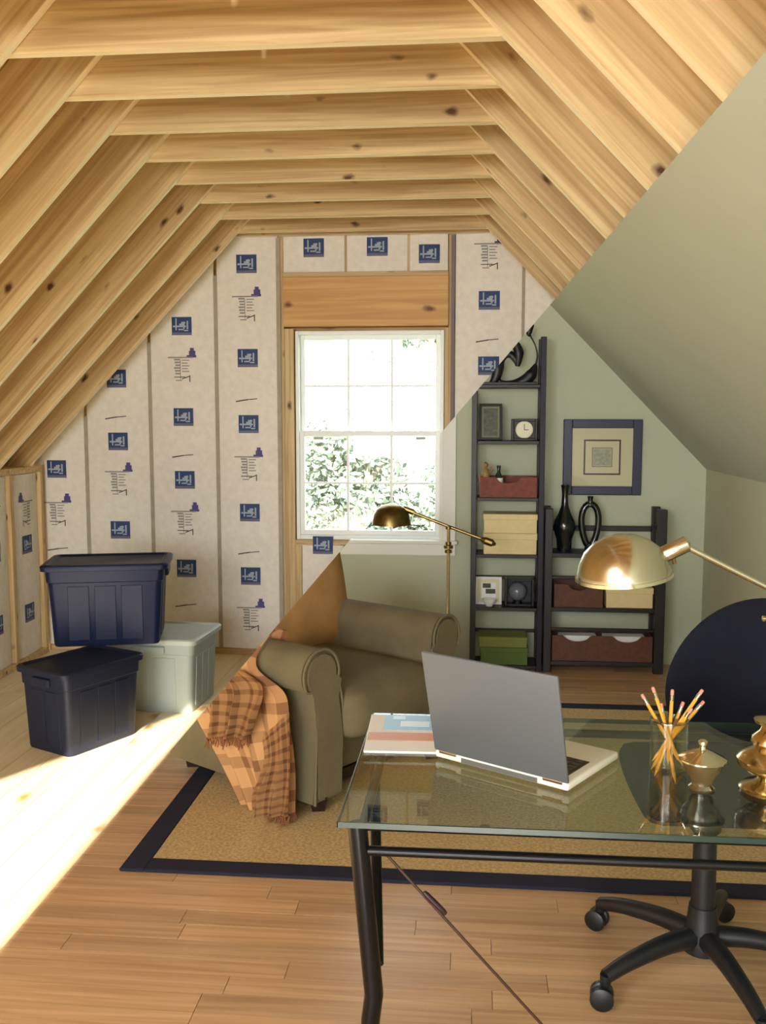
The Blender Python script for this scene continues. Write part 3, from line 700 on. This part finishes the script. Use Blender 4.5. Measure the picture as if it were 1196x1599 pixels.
# ------------------------------------------------------------------ things on the shelves
def rect_px(x0, y0, x1, y1, Y):
    a = on_y(x0, y1, Y); b = on_y(x1, y0, Y); return a.x, b.x, a.z, b.z
def top(i, ys=zs): return ys[i]+.0105
zc = [on_y(940, p, 5.60).z+.0125 for p in (1037, 953, 868)]
def basket(name, x0, x1, z, h, m, label, cuts=1, Y0=5.615, dd=.18):
    t = empty(name, ((x0+x1)/2, Y0+dd/2, z), label=label, cat='basket'); w_ = (x1-x0)/2; wt = .008
    # front with scooped hand-holds
    cs = [0] if cuts == 1 else [w_*.5, -w_*.5]; cw = w_*.42 if cuts == 1 else w_*.26; bm = bmesh.new(); N_ = 48; prev = None
    for i in range(N_+1):
        x = -w_+2*w_*i/N_; zt = h
        for c in cs:
            if abs(x-c) < cw: zt = h-.036*math.sqrt(1-((x-c)/cw)**2)
        cur = [bm.verts.new((x, -dd/2, 0)), bm.verts.new((x, -dd/2, zt)), bm.verts.new((x, -dd/2+wt, zt)), bm.verts.new((x, -dd/2+wt, 0))]
        if prev:
            for k in range(4): bm.faces.new((prev[k], prev[(k+1) % 4], cur[(k+1) % 4], cur[k]))
        else: bm.faces.new(cur)
        prev = cur
    bm.faces.new(prev); link('front_panel', bm, m, t)
    bm = bmesh.new(); box(bm, -w_, w_, dd/2-wt, dd/2, 0, h); box(bm, -w_, -w_+wt, -dd/2+wt, dd/2-wt, 0, h); box(bm, w_-wt, w_, -dd/2+wt, dd/2-wt, 0, h); box(bm, -w_+wt, w_-wt, -dd/2+wt, dd/2-wt, 0, .006)
    link('body', bm, m, t); return t
x0, x1, z0, z1 = rect_px(746, 735, 831, 776, 5.61)
basket('storage_basket', .045, .375, top(3), .118, BASKR, 'red-brown basket with scooped front on the third shelf of the ladder shelf')
basket('storage_basket', .485, .765, zc[1], .135, BASK, 'dark brown basket left of a cream box on the low shelf unit')
basket('storage_basket', .478, 1.055, zc[0], .150, BASK, 'wide brown basket with two hand-holds at the bottom of the low shelf unit', cuts=2)
for x, s in ((.63, .11), (.90, .12)):
    o = link('folded_paper', B(-s, s, -.05, .04, 0, .136, bev=.004), PAPER); o.location = (x, 5.70, zc[0]+.0065); tag(o, 'white papers in the wide basket, showing at its %s hand-hold' % ('left' if x < .7 else 'right'), 'papers', 'papers standing in the wide basket')
def cbox(name, x0, x1, z, h, m, label, Y0=5.615, dd=.18, cat='box', lid=True, ridges=0, lm=None):
    t = empty(name, ((x0+x1)/2, Y0+dd/2, z), label=label, cat=cat); w_ = (x1-x0)/2
    link('body', B(-w_, w_, -dd/2, dd/2, 0, h-.0 if not lid else h*.82, bev=.002), m, t)
    if lid: link('lid', B(-w_-.004, w_+.004, -dd/2-.004, dd/2+.002, h*.70, h, bev=.003), lm or m, t)
    for i in range(ridges): link('groove_strip', B(-w_+.002, w_-.002, -dd/2-.003, -dd/2, h*(.12+.16*i), h*(.13+.16*i)+.003), m, t)
    return t
h4 = on_y(790, 803, 5.61).z-top(2)
cbox('storage_box', .072, .378, top(2), h4*.52, CREAM, 'cream lidded box, the lower of two stacked on the ladder shelf', ridges=1)
cbox('storage_box', .072, .378, top(2)+h4*.525, h4*.475, CREAM, 'cream lidded box, the upper of two stacked on the ladder shelf', ridges=1)
cbox('storage_box', .785, 1.05, zc[1], on_y(985, 918, 5.61).z-zc[1], CREAM, 'cream lidded box right of the brown basket on the low shelf unit', ridges=1)
hb = on_y(790, 995, 5.61).z-top(0)
cbox('storage_box', .06, .335, top(0), hb*.62, GRN, 'dark green box, the lower one on the bottom of the ladder shelf', lid=True)
cbox('storage_box', .05, .33, top(0)+hb*.625, hb*.375, GRN2, 'olive green flat box on the dark green one, bottom of the ladder shelf', lid=True)
def pframe(name, w_, h, loc, rz, tilt, fm, mm, am, label, mat_t=.03, ft=.015, extra=None, cat='picture frame'):
    t = empty(name, loc, rz, label, cat); Mt = Matrix.Rotation(R(tilt), 4, 'X')
    bm = bmesh.new(); frame(bm, -w_/2, w_/2, 0, h, -.012, .008, ft, bev=.002)
    for v in bm.verts: v.co = Mt @ v.co
    link('frame', bm, fm, t)
    link('mat_board', B(-w_/2+ft, w_/2-ft, -.002, .003, ft, h-ft, M=Mt), mm, t)
    link('picture', B(-w_/2+ft+mat_t, w_/2-ft-mat_t, -.004, -.002, ft+mat_t, h-ft-mat_t, M=Mt), am, t)
    return t
pframe('picture_frame', .135, .215, (.105, 5.68, top(4)), 0, -9, IRON, mat('olive_mat', (128, 132, 100), .7), DKART, 'black framed dark photo leaning on the ladder shelf left of the clock', mat_t=.012)
# desk clock
ck = empty('shelf_clock', (.30, 5.67, top(4)), label='small dark square clock with white round dial on the ladder shelf', cat='clock')
bm = bmesh.new(); frame(bm, -.075, .075, 0, .125, -.02, .03, .014); link('case', bm, ESPR, ck); link('case_back', B(-.062, .062, .0, .012, .013, .112), mat('dark_clock_back', (66, 64, 58), .6), ck)
My = Matrix.Translation((0, -.004, .062)) @ Matrix.Rotation(R(90), 4, 'X')
bm = bmesh.new(); lathe(bm, [(0, -.004), (.05, -.004), (.05, .006), (.044, .008), (0, .008)], 32, M=My); link('dial', bm, mat('ivory_dial', (232, 228, 196), .4), ck)
link('clock_hand', B(-.002, .002, -.0145, -.0125, .06, .095), IRON, ck); link('clock_hand', B(-.002, .024, -.0145, -.0125, .060, .064), IRON, ck)
# small ornaments in front of the red-brown basket
fg = empty('figurine', (.075, 5.606, top(3)+.118), label='small golden brown figurine perched at the left of the red-brown basket', cat='figurine')
fg.location = (.078, 5.66, top(3)+.006)
bm = bmesh.new(); lathe(bm, [(0, 0), (.022, 0), (.024, .02), (.014, .06), (.022, .10), (.026, .13), (.016, .155), (.009, .165), (.016, .178), (.015, .19), (0, .2)], 16); link('body', bm, mat('amber_ceramic', (150, 118, 66), .4, var=.3, vscale=60), fg, smooth=True)
[link('arm', T(q_, .006, n=6), mat('amber_arm', (160, 126, 74), .4), fg, smooth=True) for q_ in ([(-.02, 0, .13), (-.035, -.01, .11), (-.028, -.015, .085)], [(.02, 0, .13), (.036, -.01, .15), (.03, -.012, .17)])]
bt = empty('small_bottle', (.155, 5.66, top(3)+.006), label='small dark green bottle with white label standing in the red-brown basket', cat='bottle')
bm = bmesh.new(); lathe(bm, [(0, 0), (.022, 0), (.024, .01), (.024, .11), (.010, .14), (.010, .165), (0, .165)], 18); link('body', bm, GREEN, bt, smooth=True)
bm = bmesh.new(); lathe(bm, [(.0245, .07), (.0255, .071), (.0255, .105), (.0245, .106)], 18); link('paper_label', bm, PAPER, bt); bm = bmesh.new(); lathe(bm, [(0, .163), (.012, .163), (.012, .178), (0, .178)], 14); link('cap', bm, IRON, bt)
# white framed picture and white bowl, silver globe in black stand
pframe('picture_frame', .155, .165, (.105, 5.70, top(1)), 0, -8, PAPER, MOUNT, PAPER, 'white frame with two small dark marks on the ladder shelf behind a white bowl', mat_t=.02)
pf = [o for o in bpy.data.objects if o.name.startswith('picture_frame')][-1]
Mt = Matrix.Rotation(R(-8), 4, 'X')
bm = bmesh.new(); box(bm, -.036, .012, -.0055, -.004, .098, .125, M=Mt); box(bm, -.018, .04, -.0055, -.004, .064, .092, M=Mt); link('dark_marks', bm, mat('dark_mark_print', (70, 66, 52), .6, var=.5, vscale=80), pf)
bm = bmesh.new(); lathe(bm, [(0, 0), (.018, 0), (.02, .006), (.042, .03), (.046, .044), (.041, .044), (.018, .012), (0, .01)], 22); o = link('bowl', bm, VINYL, smooth=True); o.location = (.108, 5.645, top(1)); tag(o, 'small glossy white bowl in front of the white frame on the ladder shelf', 'bowl')
gs = empty('globe_box', (.285, 5.69, top(1)), label='black open box holding a grey glass globe on the ladder shelf', cat='ornament')
bm = bmesh.new(); frame(bm, -.085, .085, 0, .165, -.04, .04, .014); box(bm, -.07, .07, .03, .038, .014, .151); link('case', bm, IRON, gs)
bm = bmesh.new(); bmesh.ops.create_uvsphere(bm, u_segments=24, v_segments=16, radius=.055)
for v in bm.verts: v.co += Vector((-.01, -.01, .085))
link('globe', bm, mat('grey_glass_globe', (104, 110, 120), .18), gs, smooth=True); bm = bmesh.new(); lathe(bm, [(.0, .014), (.03, .014), (.022, .032), (0, .034)], 18, c=(-.01, -.01, 0)); link('globe_stand', bm, IRON, gs)
# scrolled iron ornament on top of the ladder shelf
io = empty('iron_scroll', (.2, 5.71, top(5)), label='black scrolled iron ornament on top of the ladder shelf, partly cut away', cat='ornament')
def S(px, py): return on_y(px, py, 5.71)-Vector((.2, 5.71, top(5)))
def stroke(pp, rr, name='scroll'):
    P = catmull([S(*p) for p in pp], 6); n = len(P); k = len(rr)-1
    rs = [rr[min(k, int(i/(n-1)*k))]*(1-(i/(n-1)*k) % 1)+rr[min(k, int(i/(n-1)*k)+1)]*((i/(n-1)*k) % 1) for i in range(n)]
    link(name, T(P, [v*1.3 for v in rs], n=10, flat=.6), IRON, io, smooth=True, cut=True)
stroke([(768, 599), (774, 590), (778, 574), (781, 562), (789, 554), (798, 554), (805, 562), (808, 570)], [.014, .022, .026, .022, .018, .016, .014, .008])
stroke([(808, 572), (810, 552), (806, 538), (804, 529)], [.010, .024, .018, .003])
stroke([(776, 592), (786, 599), (802, 600), (818, 595), (830, 584), (837, 568)], [.008, .014, .020, .026, .026, .005])
stroke([(836, 572), (839, 556), (836, 540), (829, 526), (826, 521), (828, 508), (830, 496)], [.006, .004, .003, .004, .012, .018, .003])
link('plinth', B(-.16, .17, -.045, .045, .0, .016, bev=.003), IRON, io, cut=True)

# vases on the console
va = empty('bottle_vase', (.545, 5.70, zc[2]), label='dark green-black bottle vase with slim neck on the low shelf unit', cat='vase')
bm = bmesh.new(); lathe(bm, [(0, 0), (.040, 0), (.042, .02), (.046, .07), (.060, .115), (.066, .145), (.058, .18), (.036, .225), (.021, .27), (.018, .33), (.022, .375), (.027, .39), (.021, .39), (.013, .33), (0, .32)], 28); link('body', bm, VASE, va, smooth=True)
vb = empty('loop_vase', (.692, 5.70, zc[2]), label='black vase pierced by a pointed oval opening, beside the bottle vase', cat='vase')
bm = bmesh.new(); n = 26; pts = []
for i in range(n+1):
    a = 2*math.pi*i/n; pts.append((.048*math.sin(a)*(1-.25*math.cos(a)), 0, .155+.125*-math.cos(a)*(1.0)))
tube(bm, pts, .019, n=12); lathe(bm, [(0, 0), (.036, 0), (.03, .02), (.024, .045), (0, .05)], 20); tube(bm, [(0, 0, .27), (0, 0, .305), (0, 0, .325)], [.02, .014, .018], n=14)
link('body', bm, VASE, vb, smooth=True)

# framed print on the wall
wx0, wx1, wz0, wz1 = .540, 1.0, 1.03, 1.48
pc = empty('wall_picture', ((wx0+wx1)/2, D-.016, wz0), label='square navy framed print with cream mat on the sage wall', cat='picture')
W2 = (wx1-wx0)/2; H2 = wz1-wz0
bm = bmesh.new(); frame(bm, -W2, W2, 0, H2, -.028, .0, .052, bev=.004); link('frame', bm, NAVYF, pc)
link('mat_board', B(-W2+.05, W2-.05, -.012, -.006, .05, H2-.05), MOUNT, pc)
bm = bmesh.new(); frame(bm, -.108, .108, H2/2-.105, H2/2+.105, -.016, -.012, .009, bev=0); link('inner_border', bm, ESPR, pc)
bm = bmesh.new(); frame(bm, -.060, .060, H2/2-.058, H2/2+.058, -.0155, -.012, .006, bev=0); link('inner_border', bm, mat('grey_line', (140, 140, 118), .7), pc)
link('print', B(-.05, .05, -.0145, -.012, H2/2-.048, H2/2+.048), ART, pc)
link('picture_glass', B(-W2+.051, W2-.051, -.021, -.019, .051, H2-.051), glassmat('picture_glazing', (.97, .97, .97), gloss=.5), pc)

# ------------------------------------------------------------------ desk
DZ = .75; DX0, DX1, DY0, DY1 = -.244, 1.25, 1.70, 2.365
dk = empty('glass_desk', ((DX0+DX1)/2, 2.03, 0), label='glass topped desk with black steel frame and cable brace in the foreground', cat='desk')
dC = Vector(((DX0+DX1)/2, 2.03, 0))
def db(name, x0, x1, y0, y1, z0, z1, m, bev=.002, par=None): return link(name, B(x0-dC.x, x1-dC.x, y0-dC.y, y1-dC.y, z0, z1, bev=bev), m, par or dk)
tp = db('tabletop', DX0+.002, DX1-.002, DY0+.002, DY1-.002, DZ-.010, DZ, TOPG, bev=0)
for a in ((DX0, DX1, DY0, DY0+.0018), (DX0, DX1, DY1-.0018, DY1), (DX0, DX0+.0018, DY0, DY1), (DX1-.0018, DX1, DY0, DY1)): db('polished_edge', *a, DZ-.0102, DZ+.0002, EDGEG, bev=0, par=tp)
def dt(name, pts, r, m=BLKM, n=12, smooth=True): return link(name, T([Vector(p)-dC for p in pts], r, n=n), m, dk, smooth=smooth)
YF, YB = DY0+.03, DY1-.05; XA, XB = DX0+.045, DX1-.045
dt('top_rail', [(XA-.01, YF, DZ-.019), (XB, YF, DZ-.019)], .0075); dt('top_rail', [(XA, YB, DZ-.021), (XB, YB, DZ-.021)], .010)
dt('top_rail', [(XA, YF, DZ-.021), (XA, YB, DZ-.021)], .010); dt('top_rail', [(XB, YF, DZ-.021), (XB, YB, DZ-.021)], .010)
dt('lower_rail', [(XA, YF, DZ-.066), (XB, YF, DZ-.066)], .0095)
K1 = on_y(584, 1552, YF); K2 = on_y(577, 1605, YF); ft_ = K1+(K2-K1)*(K1.z/(K1.z-K2.z)); ft_.z = 0; tp_ = on_y(558, 1300, YF)
for s in (1, -1):
    mx_ = (lambda p: Vector(p) if s > 0 else Vector((DX0+DX1-p[0], p[1], p[2])))
    dt('front_leg', [mx_((tp_.x, YF, DZ-.013)), mx_(K1+(tp_-K1)*.1), mx_(K1), mx_(K1+(ft_-K1)*.12), mx_((ft_.x+.02, YF, 0))], .0185)
    rt = on_y(592, 1170, YB)
    dt('rear_leg', [mx_((XA-.038, YB, DZ-.018)), mx_(K1+Vector((.005, .02, .05)))], .012)
A_ = Vector((XA+.035, YF, .675)); Bv_ = Vector((XB-.3, YF+.0, -.1)); A_ = on_y(605, 1336, YF); Q = on_y(845, 1599, YF); Bq = A_+(Q-A_)*((A_.z-.02)/(A_.z-Q.z))
dt('brace_cable', [A_, Bq], .0028, mat('brown_cable', (70, 48, 40), .4, .4), n=8)
t1 = on_y(662, 1393, YF); t2 = on_y(696, 1427, YF); ax = (t2-t1)
dt('turnbuckle', [t1, t1+ax*.12, t1+ax*.3, t1+ax*.7, t1+ax*.88, t2], [.004, .0055, .0058, .0058, .0055, .004], mat('dark_turnbuckle', (60, 44, 50), .35, .6))
for x in (.03, .72, 1.1):
    for y in (YF, YB):
        bm = bmesh.new(); lathe(bm, [(0, DZ-.0135), (.010, DZ-.0135), (.010, DZ-.0102), (0, DZ-.0102)], 14, c=(x-dC.x, y-dC.y, 0)); link('glass_pad', bm, BRASS, dk)
DT = DZ+.0004

# ------------------------------------------------------------------ laptop
la = math.atan2(1.875-2.049, .194+.074)
lp = empty('laptop', ((-.074+.194)/2, (2.049+1.875)/2, DT), la, 'open silver laptop seen from behind, standing on the glass desk', 'laptop')
LW, LD = .325, .235
bm = B(-LW/2, LW/2, .0, LD, .004, .022, bev=.006, seg=3); link('base', bm, WHT, lp, smooth=True)
kb = link('keyboard', B(-LW/2+.02, LW/2-.02, .035, .135, .0215, .0228), KEYS, lp)
ku = None
for r_ in range(5):
    for c_ in range(13):
        if ku is None: ku = link('key', B(-.0095, .0095, -.008, .008, 0, .002, bev=.001, seg=1), KEYS, kb); k_ = ku
        else: k_ = ku.copy(); COL.objects.link(k_)
        k_.location = (-.1265+.0211*c_, .047+.0185*r_, .0228)
link('touchpad', B(-.04, .04, .155, .21, .0215, .0225), ALU, lp)
Ml = Matrix.Translation((0, .006, .020)) @ Matrix.Rotation(R(13), 4, 'X')
lid = link('lid', B(-LW/2, LW/2, -.007, .0, .002, .238, bev=.003, seg=3, M=Ml), ALU, lp, smooth=True)
link('screen', B(-LW/2+.012, LW/2-.012, .0, .0015, .014, .226, M=Ml), SCR, lid)
for x in (-LW/2+.035, LW/2-.035): link('hinge', T([(x-.022, .004, .020), (x+.022, .004, .020)], .0065, n=12), SILV, lp, smooth=True)
link('rear_port_panel', B(-LW/2+.07, LW/2-.07, -.0012, .0, .007, .017), mat('dark_ports', (90, 90, 88), .5), lp)
for x in (-LW/2+.02, LW/2-.02):
    for y in (.02, LD-.02):
        bm = bmesh.new(); lathe(bm, [(0, 0), (.007, 0), (.007, .0045), (0, .0045)], 12, c=(x, y, 0)); link('rubber_foot', bm, BLKP, lp)

# magazine beyond the laptop
mg = empty('magazine', (-.155, 2.20, DT), R(2), 'blue and white magazine with an orange band on the desk, left of the laptop', 'magazine')
link('pages', B(-.085, .12, -.125, .135, 0, .004), PAPER, mg); link('cover', B(-.086, .121, -.126, .136, .004, .005), PAPER, mg)
bm = bmesh.new(); box(bm, -.05, .12, .02, .134, .005, .0056); box(bm, -.01, .06, .045, .085, .0056, .006, mi=1); box(bm, .07, .115, .06, .12, .0056, .006, mi=1); box(bm, -.03, .0, .10, .125, .0056, .006, mi=1); link('cover_photo', bm, [mat('sky_blue_print', (112, 168, 206), .3), mat('pale_blue_print', (196, 220, 236), .3)], mg)
link('cover_band', B(-.083, .118, -.055, .0, .005, .0056), mat('orange_print', (204, 132, 82), .4), mg)

# ------------------------------------------------------------------ pencil cup and pencils
cp = Vector((.424, 2.045, DT))
pc_ = empty('pencil_cup', cp, 0, 'clear glass tumbler of pencils on the desk right of the laptop', 'cup')
bm = bmesh.new(); lathe(bm, [(0, 0), (.036, 0), (.038, .003), (.040, .105), (.0375, .105), (.0355, .008), (0, .008)], 32); link('cup_body', bm, glassmat('tumbler_glass', (.90, .90, .87), rough=.02, ior=1.55), pc_, smooth=True)
bm = bmesh.new(); lathe(bm, [(.0365, .103), (.041, .103), (.041, .106), (.0365, .106), (.0365, .103)], 32); link('rim', bm, glassmat('rim_glass', (.6, .62, .6), ior=2.2), pc_, smooth=True)
pp = None
tips = [(1002, 1084, 'leftmost pencil in the glass cup, leaning left'), (1019, 1073, 'tall pencil second from the left in the glass cup'), (1032, 1098, 'short pencil with a pink eraser near the middle of the glass cup'), (1050, 1077, 'upright pencil at the centre of the glass cup'), (1067, 1096, 'short pencil right of the upright one in the glass cup'), (1097, 1077, 'long pencil leaning furthest right in the glass cup'), (1099, 1095, 'pencil leaning right, its eraser just below the longest one'), (1080, 1106, 'short pencil leaning right between taller ones in the glass cup')]
PL = .19
for i, (px, py, lab) in enumerate(tips):
    e = on_y(px, py, cp.y+(-.02 if i % 2 else .02))-cp
    a = math.atan2(e.y, e.x); b0 = Vector((max(-.031, min(.031, -.5*e.x)), -.011+.0032*i, .0105))
    d = (e-b0).normalized()
    # hold the shaft inside the rim
    Lg = (e-b0).length
    if pp is None:
        pp = empty('pencil', (0, 0, 0), 0, lab, 'pencil', 'pencils in the glass cup')
        bm = bmesh.new(); lathe(bm, [(0, 0), (.0035, .018), (.0038, .018), (.0038, .150), (0, .150)], 6); link('shaft', bm, PEN, pp)
        bm = bmesh.new(); lathe(bm, [(0, .149), (.0041, .149), (.0041, .162), (0, .162)], 12); link('ferrule', bm, GOLD, pp, smooth=True)
        bm = bmesh.new(); lathe(bm, [(0, .161), (.0037, .161), (.0038, .170), (.003, .173), (0, .173)], 12); link('eraser', bm, ERAS, pp, smooth=True)
        q = pp
    else:
        q = copy_tree(pp); q['label'] = lab
    q.matrix_basis = Matrix.Translation(cp+e-d*.173) @ d.to_track_quat('Z', 'Y').to_matrix().to_4x4()

# silver inkwell
iw = empty('lidded_pot', (.468, 1.93, DT), 0, 'small polished silver lidded pot on the desk between pencil cup and lamp', 'pot')
bm = bmesh.new(); lathe(bm, [(0, 0), (.024, 0), (.026, .004), (.020, .010), (.024, .022), (.036, .040), (.040, .054), (.036, .060), (0, .060)], 32); link('body', bm, SILV, iw, smooth=True)
bm = bmesh.new(); lathe(bm, [(0, .060), (.047, .060), (.047, .063), (.034, .070), (.018, .078), (.007, .082), (.005, .088), (.009, .092), (.009, .098), (.004, .102), (0, .102)], 32); link('lid', bm, mat('pale_silver', (220, 212, 184), .16, 1), iw, smooth=True)

# ------------------------------------------------------------------ desk lamp
dl = empty('desk_lamp', (.598, 1.93, DT), 0, 'polished brass desk lamp with dome shade and ornate base at the right', 'lamp')
o0 = Vector((.598, 1.93, DT))
bm = bmesh.new(); lathe(bm, [(0, 0), (.052, 0), (.056, .006), (.050, .012), (.030, .018), (.020, .026), (.026, .034), (.046, .042), (.060, .054), (.062, .066), (.052, .078), (.036, .086), (.028, .092), (.036, .100), (.034, .112), (.020, .124), (.016, .134), (.030, .140), (.032, .146), (.012, .150), (0, .150)], 36); link('base', bm, BRASS, dl, smooth=True)
link('pole', T([(0, 0, .148), (0, 0, .395)], .0065), BRASS, dl)
for z, r in ((.352, .013), (.385, .011), (.402, .013)): bm = bmesh.new(); lathe(bm, [(0, z-.010), (r, z-.006), (r, z+.006), (0, z+.010)], 18); link('collar', bm, BRASS, dl, smooth=True)
link('thumb_screw', T([(-.012, -.002, .352), (-.024, -.006, .352), (-.026, -.007, .352)], [.004, .006, .002]), GOLD, dl)
def LD_(px, py, Y=1.93): return on_y(px, py, Y)-o0
pole_top = Vector((0, 0, .405))
link('arm', T([pole_top+(pole_top-LD_(1068, 852)).normalized()*.12, pole_top, LD_(1068, 852)], .0058), GOLD, dl)
link('socket', T([LD_(1076, 848), LD_(1072, 849), LD_(1030, 869), LD_(1018, 874)], [.010, .0165, .0165, .010], n=18), GOLD, dl, smooth=True)
link('switch_knob', T([LD_(1050, 862), LD_(1053, 880)], .004), BRASS2, dl)
c = LD_(974, 899); 
sh = [(.093, .0), (.0935, .003), (.091, .012), (.086, .030), (.074, .052), (.056, .068), (.034, .079), (.012, .083), (0, .0835), (0, .0815), (.033, .077), (.054, .066), (.072, .050), (.084, .029), (.089, .011), (.091, .0), (.093, 0)]
Ms = Matrix.Translation(c) @ Matrix.Rotation(R(-6), 4, 'Y') @ Matrix.Rotation(R(4), 4, 'X')
bm = bmesh.new(); lathe(bm, sh, 48, M=Ms); link('lamp_shade', bm, GOLD, dl, smooth=True)
bm = bmesh.new(); lathe(bm, [(.091, -.003), (.096, -.003), (.096, .004), (.091, .004)], 48, M=Ms); link('shade_rim', bm, GOLD, dl, smooth=True)
bm = bmesh.new(); lathe(bm, [(0, .010), (.018, .015), (.024, .032), (.014, .058), (.012, .078), (0, .078)], 18, M=Ms); link('bulb', bm, mat('white_bulb', (244, 238, 220), .4), dl, smooth=True)

# ------------------------------------------------------------------ office chair
oc = empty('office_chair', (.625, 2.52, 0), R(0), 'navy fabric swivel office chair behind the glass desk', 'chair')
o1 = Vector((.625, 2.52, 0))
bm = bmesh.new(); lathe(bm, [(0, .075), (.05, .075), (.052, .11), (.040, .16), (.036, .20), (.032, .20), (.030, .40), (.040, .41), (.045, .455), (0, .455)], 20); link('gas_column', bm, BLKP, oc, smooth=True)
tg = [(.394, 2.615), (.315, 2.337), (.598, 2.24), (.90, 2.42), (.74, 2.78)]
a0 = math.atan2(2.337-2.52, .315-.625)
for k in range(5):
    a = a0+k*2*math.pi/5; Lr = .33; d = Vector((math.cos(a), math.sin(a), 0)); s = Vector((-d.y, d.x, 0))
    bm = bmesh.new(); P = catmull([d*.02+Vector((0, 0, .115)), d*.12+Vector((0, 0, .118)), d*.24+Vector((0, 0, .102)), d*(Lr-.01)+Vector((0, 0, .080))], 5)
    tube(bm, P, [.030-.012*i/(len(P)-1) for i in range(len(P))], n=10); tube(bm, [d*(Lr-.012)+Vector((0, 0, .085)), d*(Lr-.010)+Vector((0, 0, .055))], [.016, .013], n=10)
    leg = link('base_arm', bm, BLKP, oc, smooth=True)
    bm = bmesh.new(); ca = a+.9+k; q = Vector((math.cos(ca), math.sin(ca), 0)); c_ = d*Lr+Vector((0, 0, .0305))
    for sg in (-1, 1): tube(bm, [c_+q*sg*.006, c_+q*sg*.009, c_+q*sg*.022, c_+q*sg*.026], [.026, .0300, .0300, .023], n=18)
    tube(bm, [c_-q*.01, c_+q*.01], .008, n=10); link('caster', bm, BLKP, leg, smooth=True)
bm = CU(.07, .10, .50, .50, .48, .08, r=.035, puff=.3); link('seat', bm, BLUEC, oc, smooth=True)
link('seat_mechanism', B(-.08, .10, -.06, .2, .44, .47, bev=.01), BLKP, oc)
# curved shield back
bc = Vector((.25, .36, 0)); bm = bmesh.new(); g = []
yaw = R(-14)
for side_ in (0, 1):
    grid = []
    for j in range(17):
        v = -1+2*j/16; rowv = []
        for i in range(17):
            u = -1+2*i/16
            # map the square to a rounded disc
            dx = u*math.sqrt(1-.5*v*v); dz = v*math.sqrt(1-.5*u*u)
            X = dx*.282*(1.0-.06*dz); Z = .705+dz*.265; rr = min(1, dx*dx+dz*dz)
            Y = -.10*(X/.27)**2-.02*dz*dz+.03*max(0, -dz) + (.028 if side_ else -.028)*math.sqrt(max(0, 1-rr**3))
            rowv.append(bm.verts.new((X, Y, Z)))
        grid.append(rowv)
    for j in range(16):
        for i in range(16): bm.faces.new((grid[j][i], grid[j][i+1], grid[j+1][i+1], grid[j+1][i]))
bmesh.ops.remove_doubles(bm, verts=bm.verts, dist=2e-4)
for v in bm.verts: v.co = Matrix.Translation(bc) @ (Matrix.Rotation(yaw, 4, 'Z') @ v.co)
link('backrest', bm, BLUEC, oc, smooth=True)
link('back_bracket', T(catmull([(.06, .15, .455), (.16, .36, .46), (.24, .415, .56), (.25, .40, .68)], 5), .018, flat=.8), BLKP, oc, smooth=True)
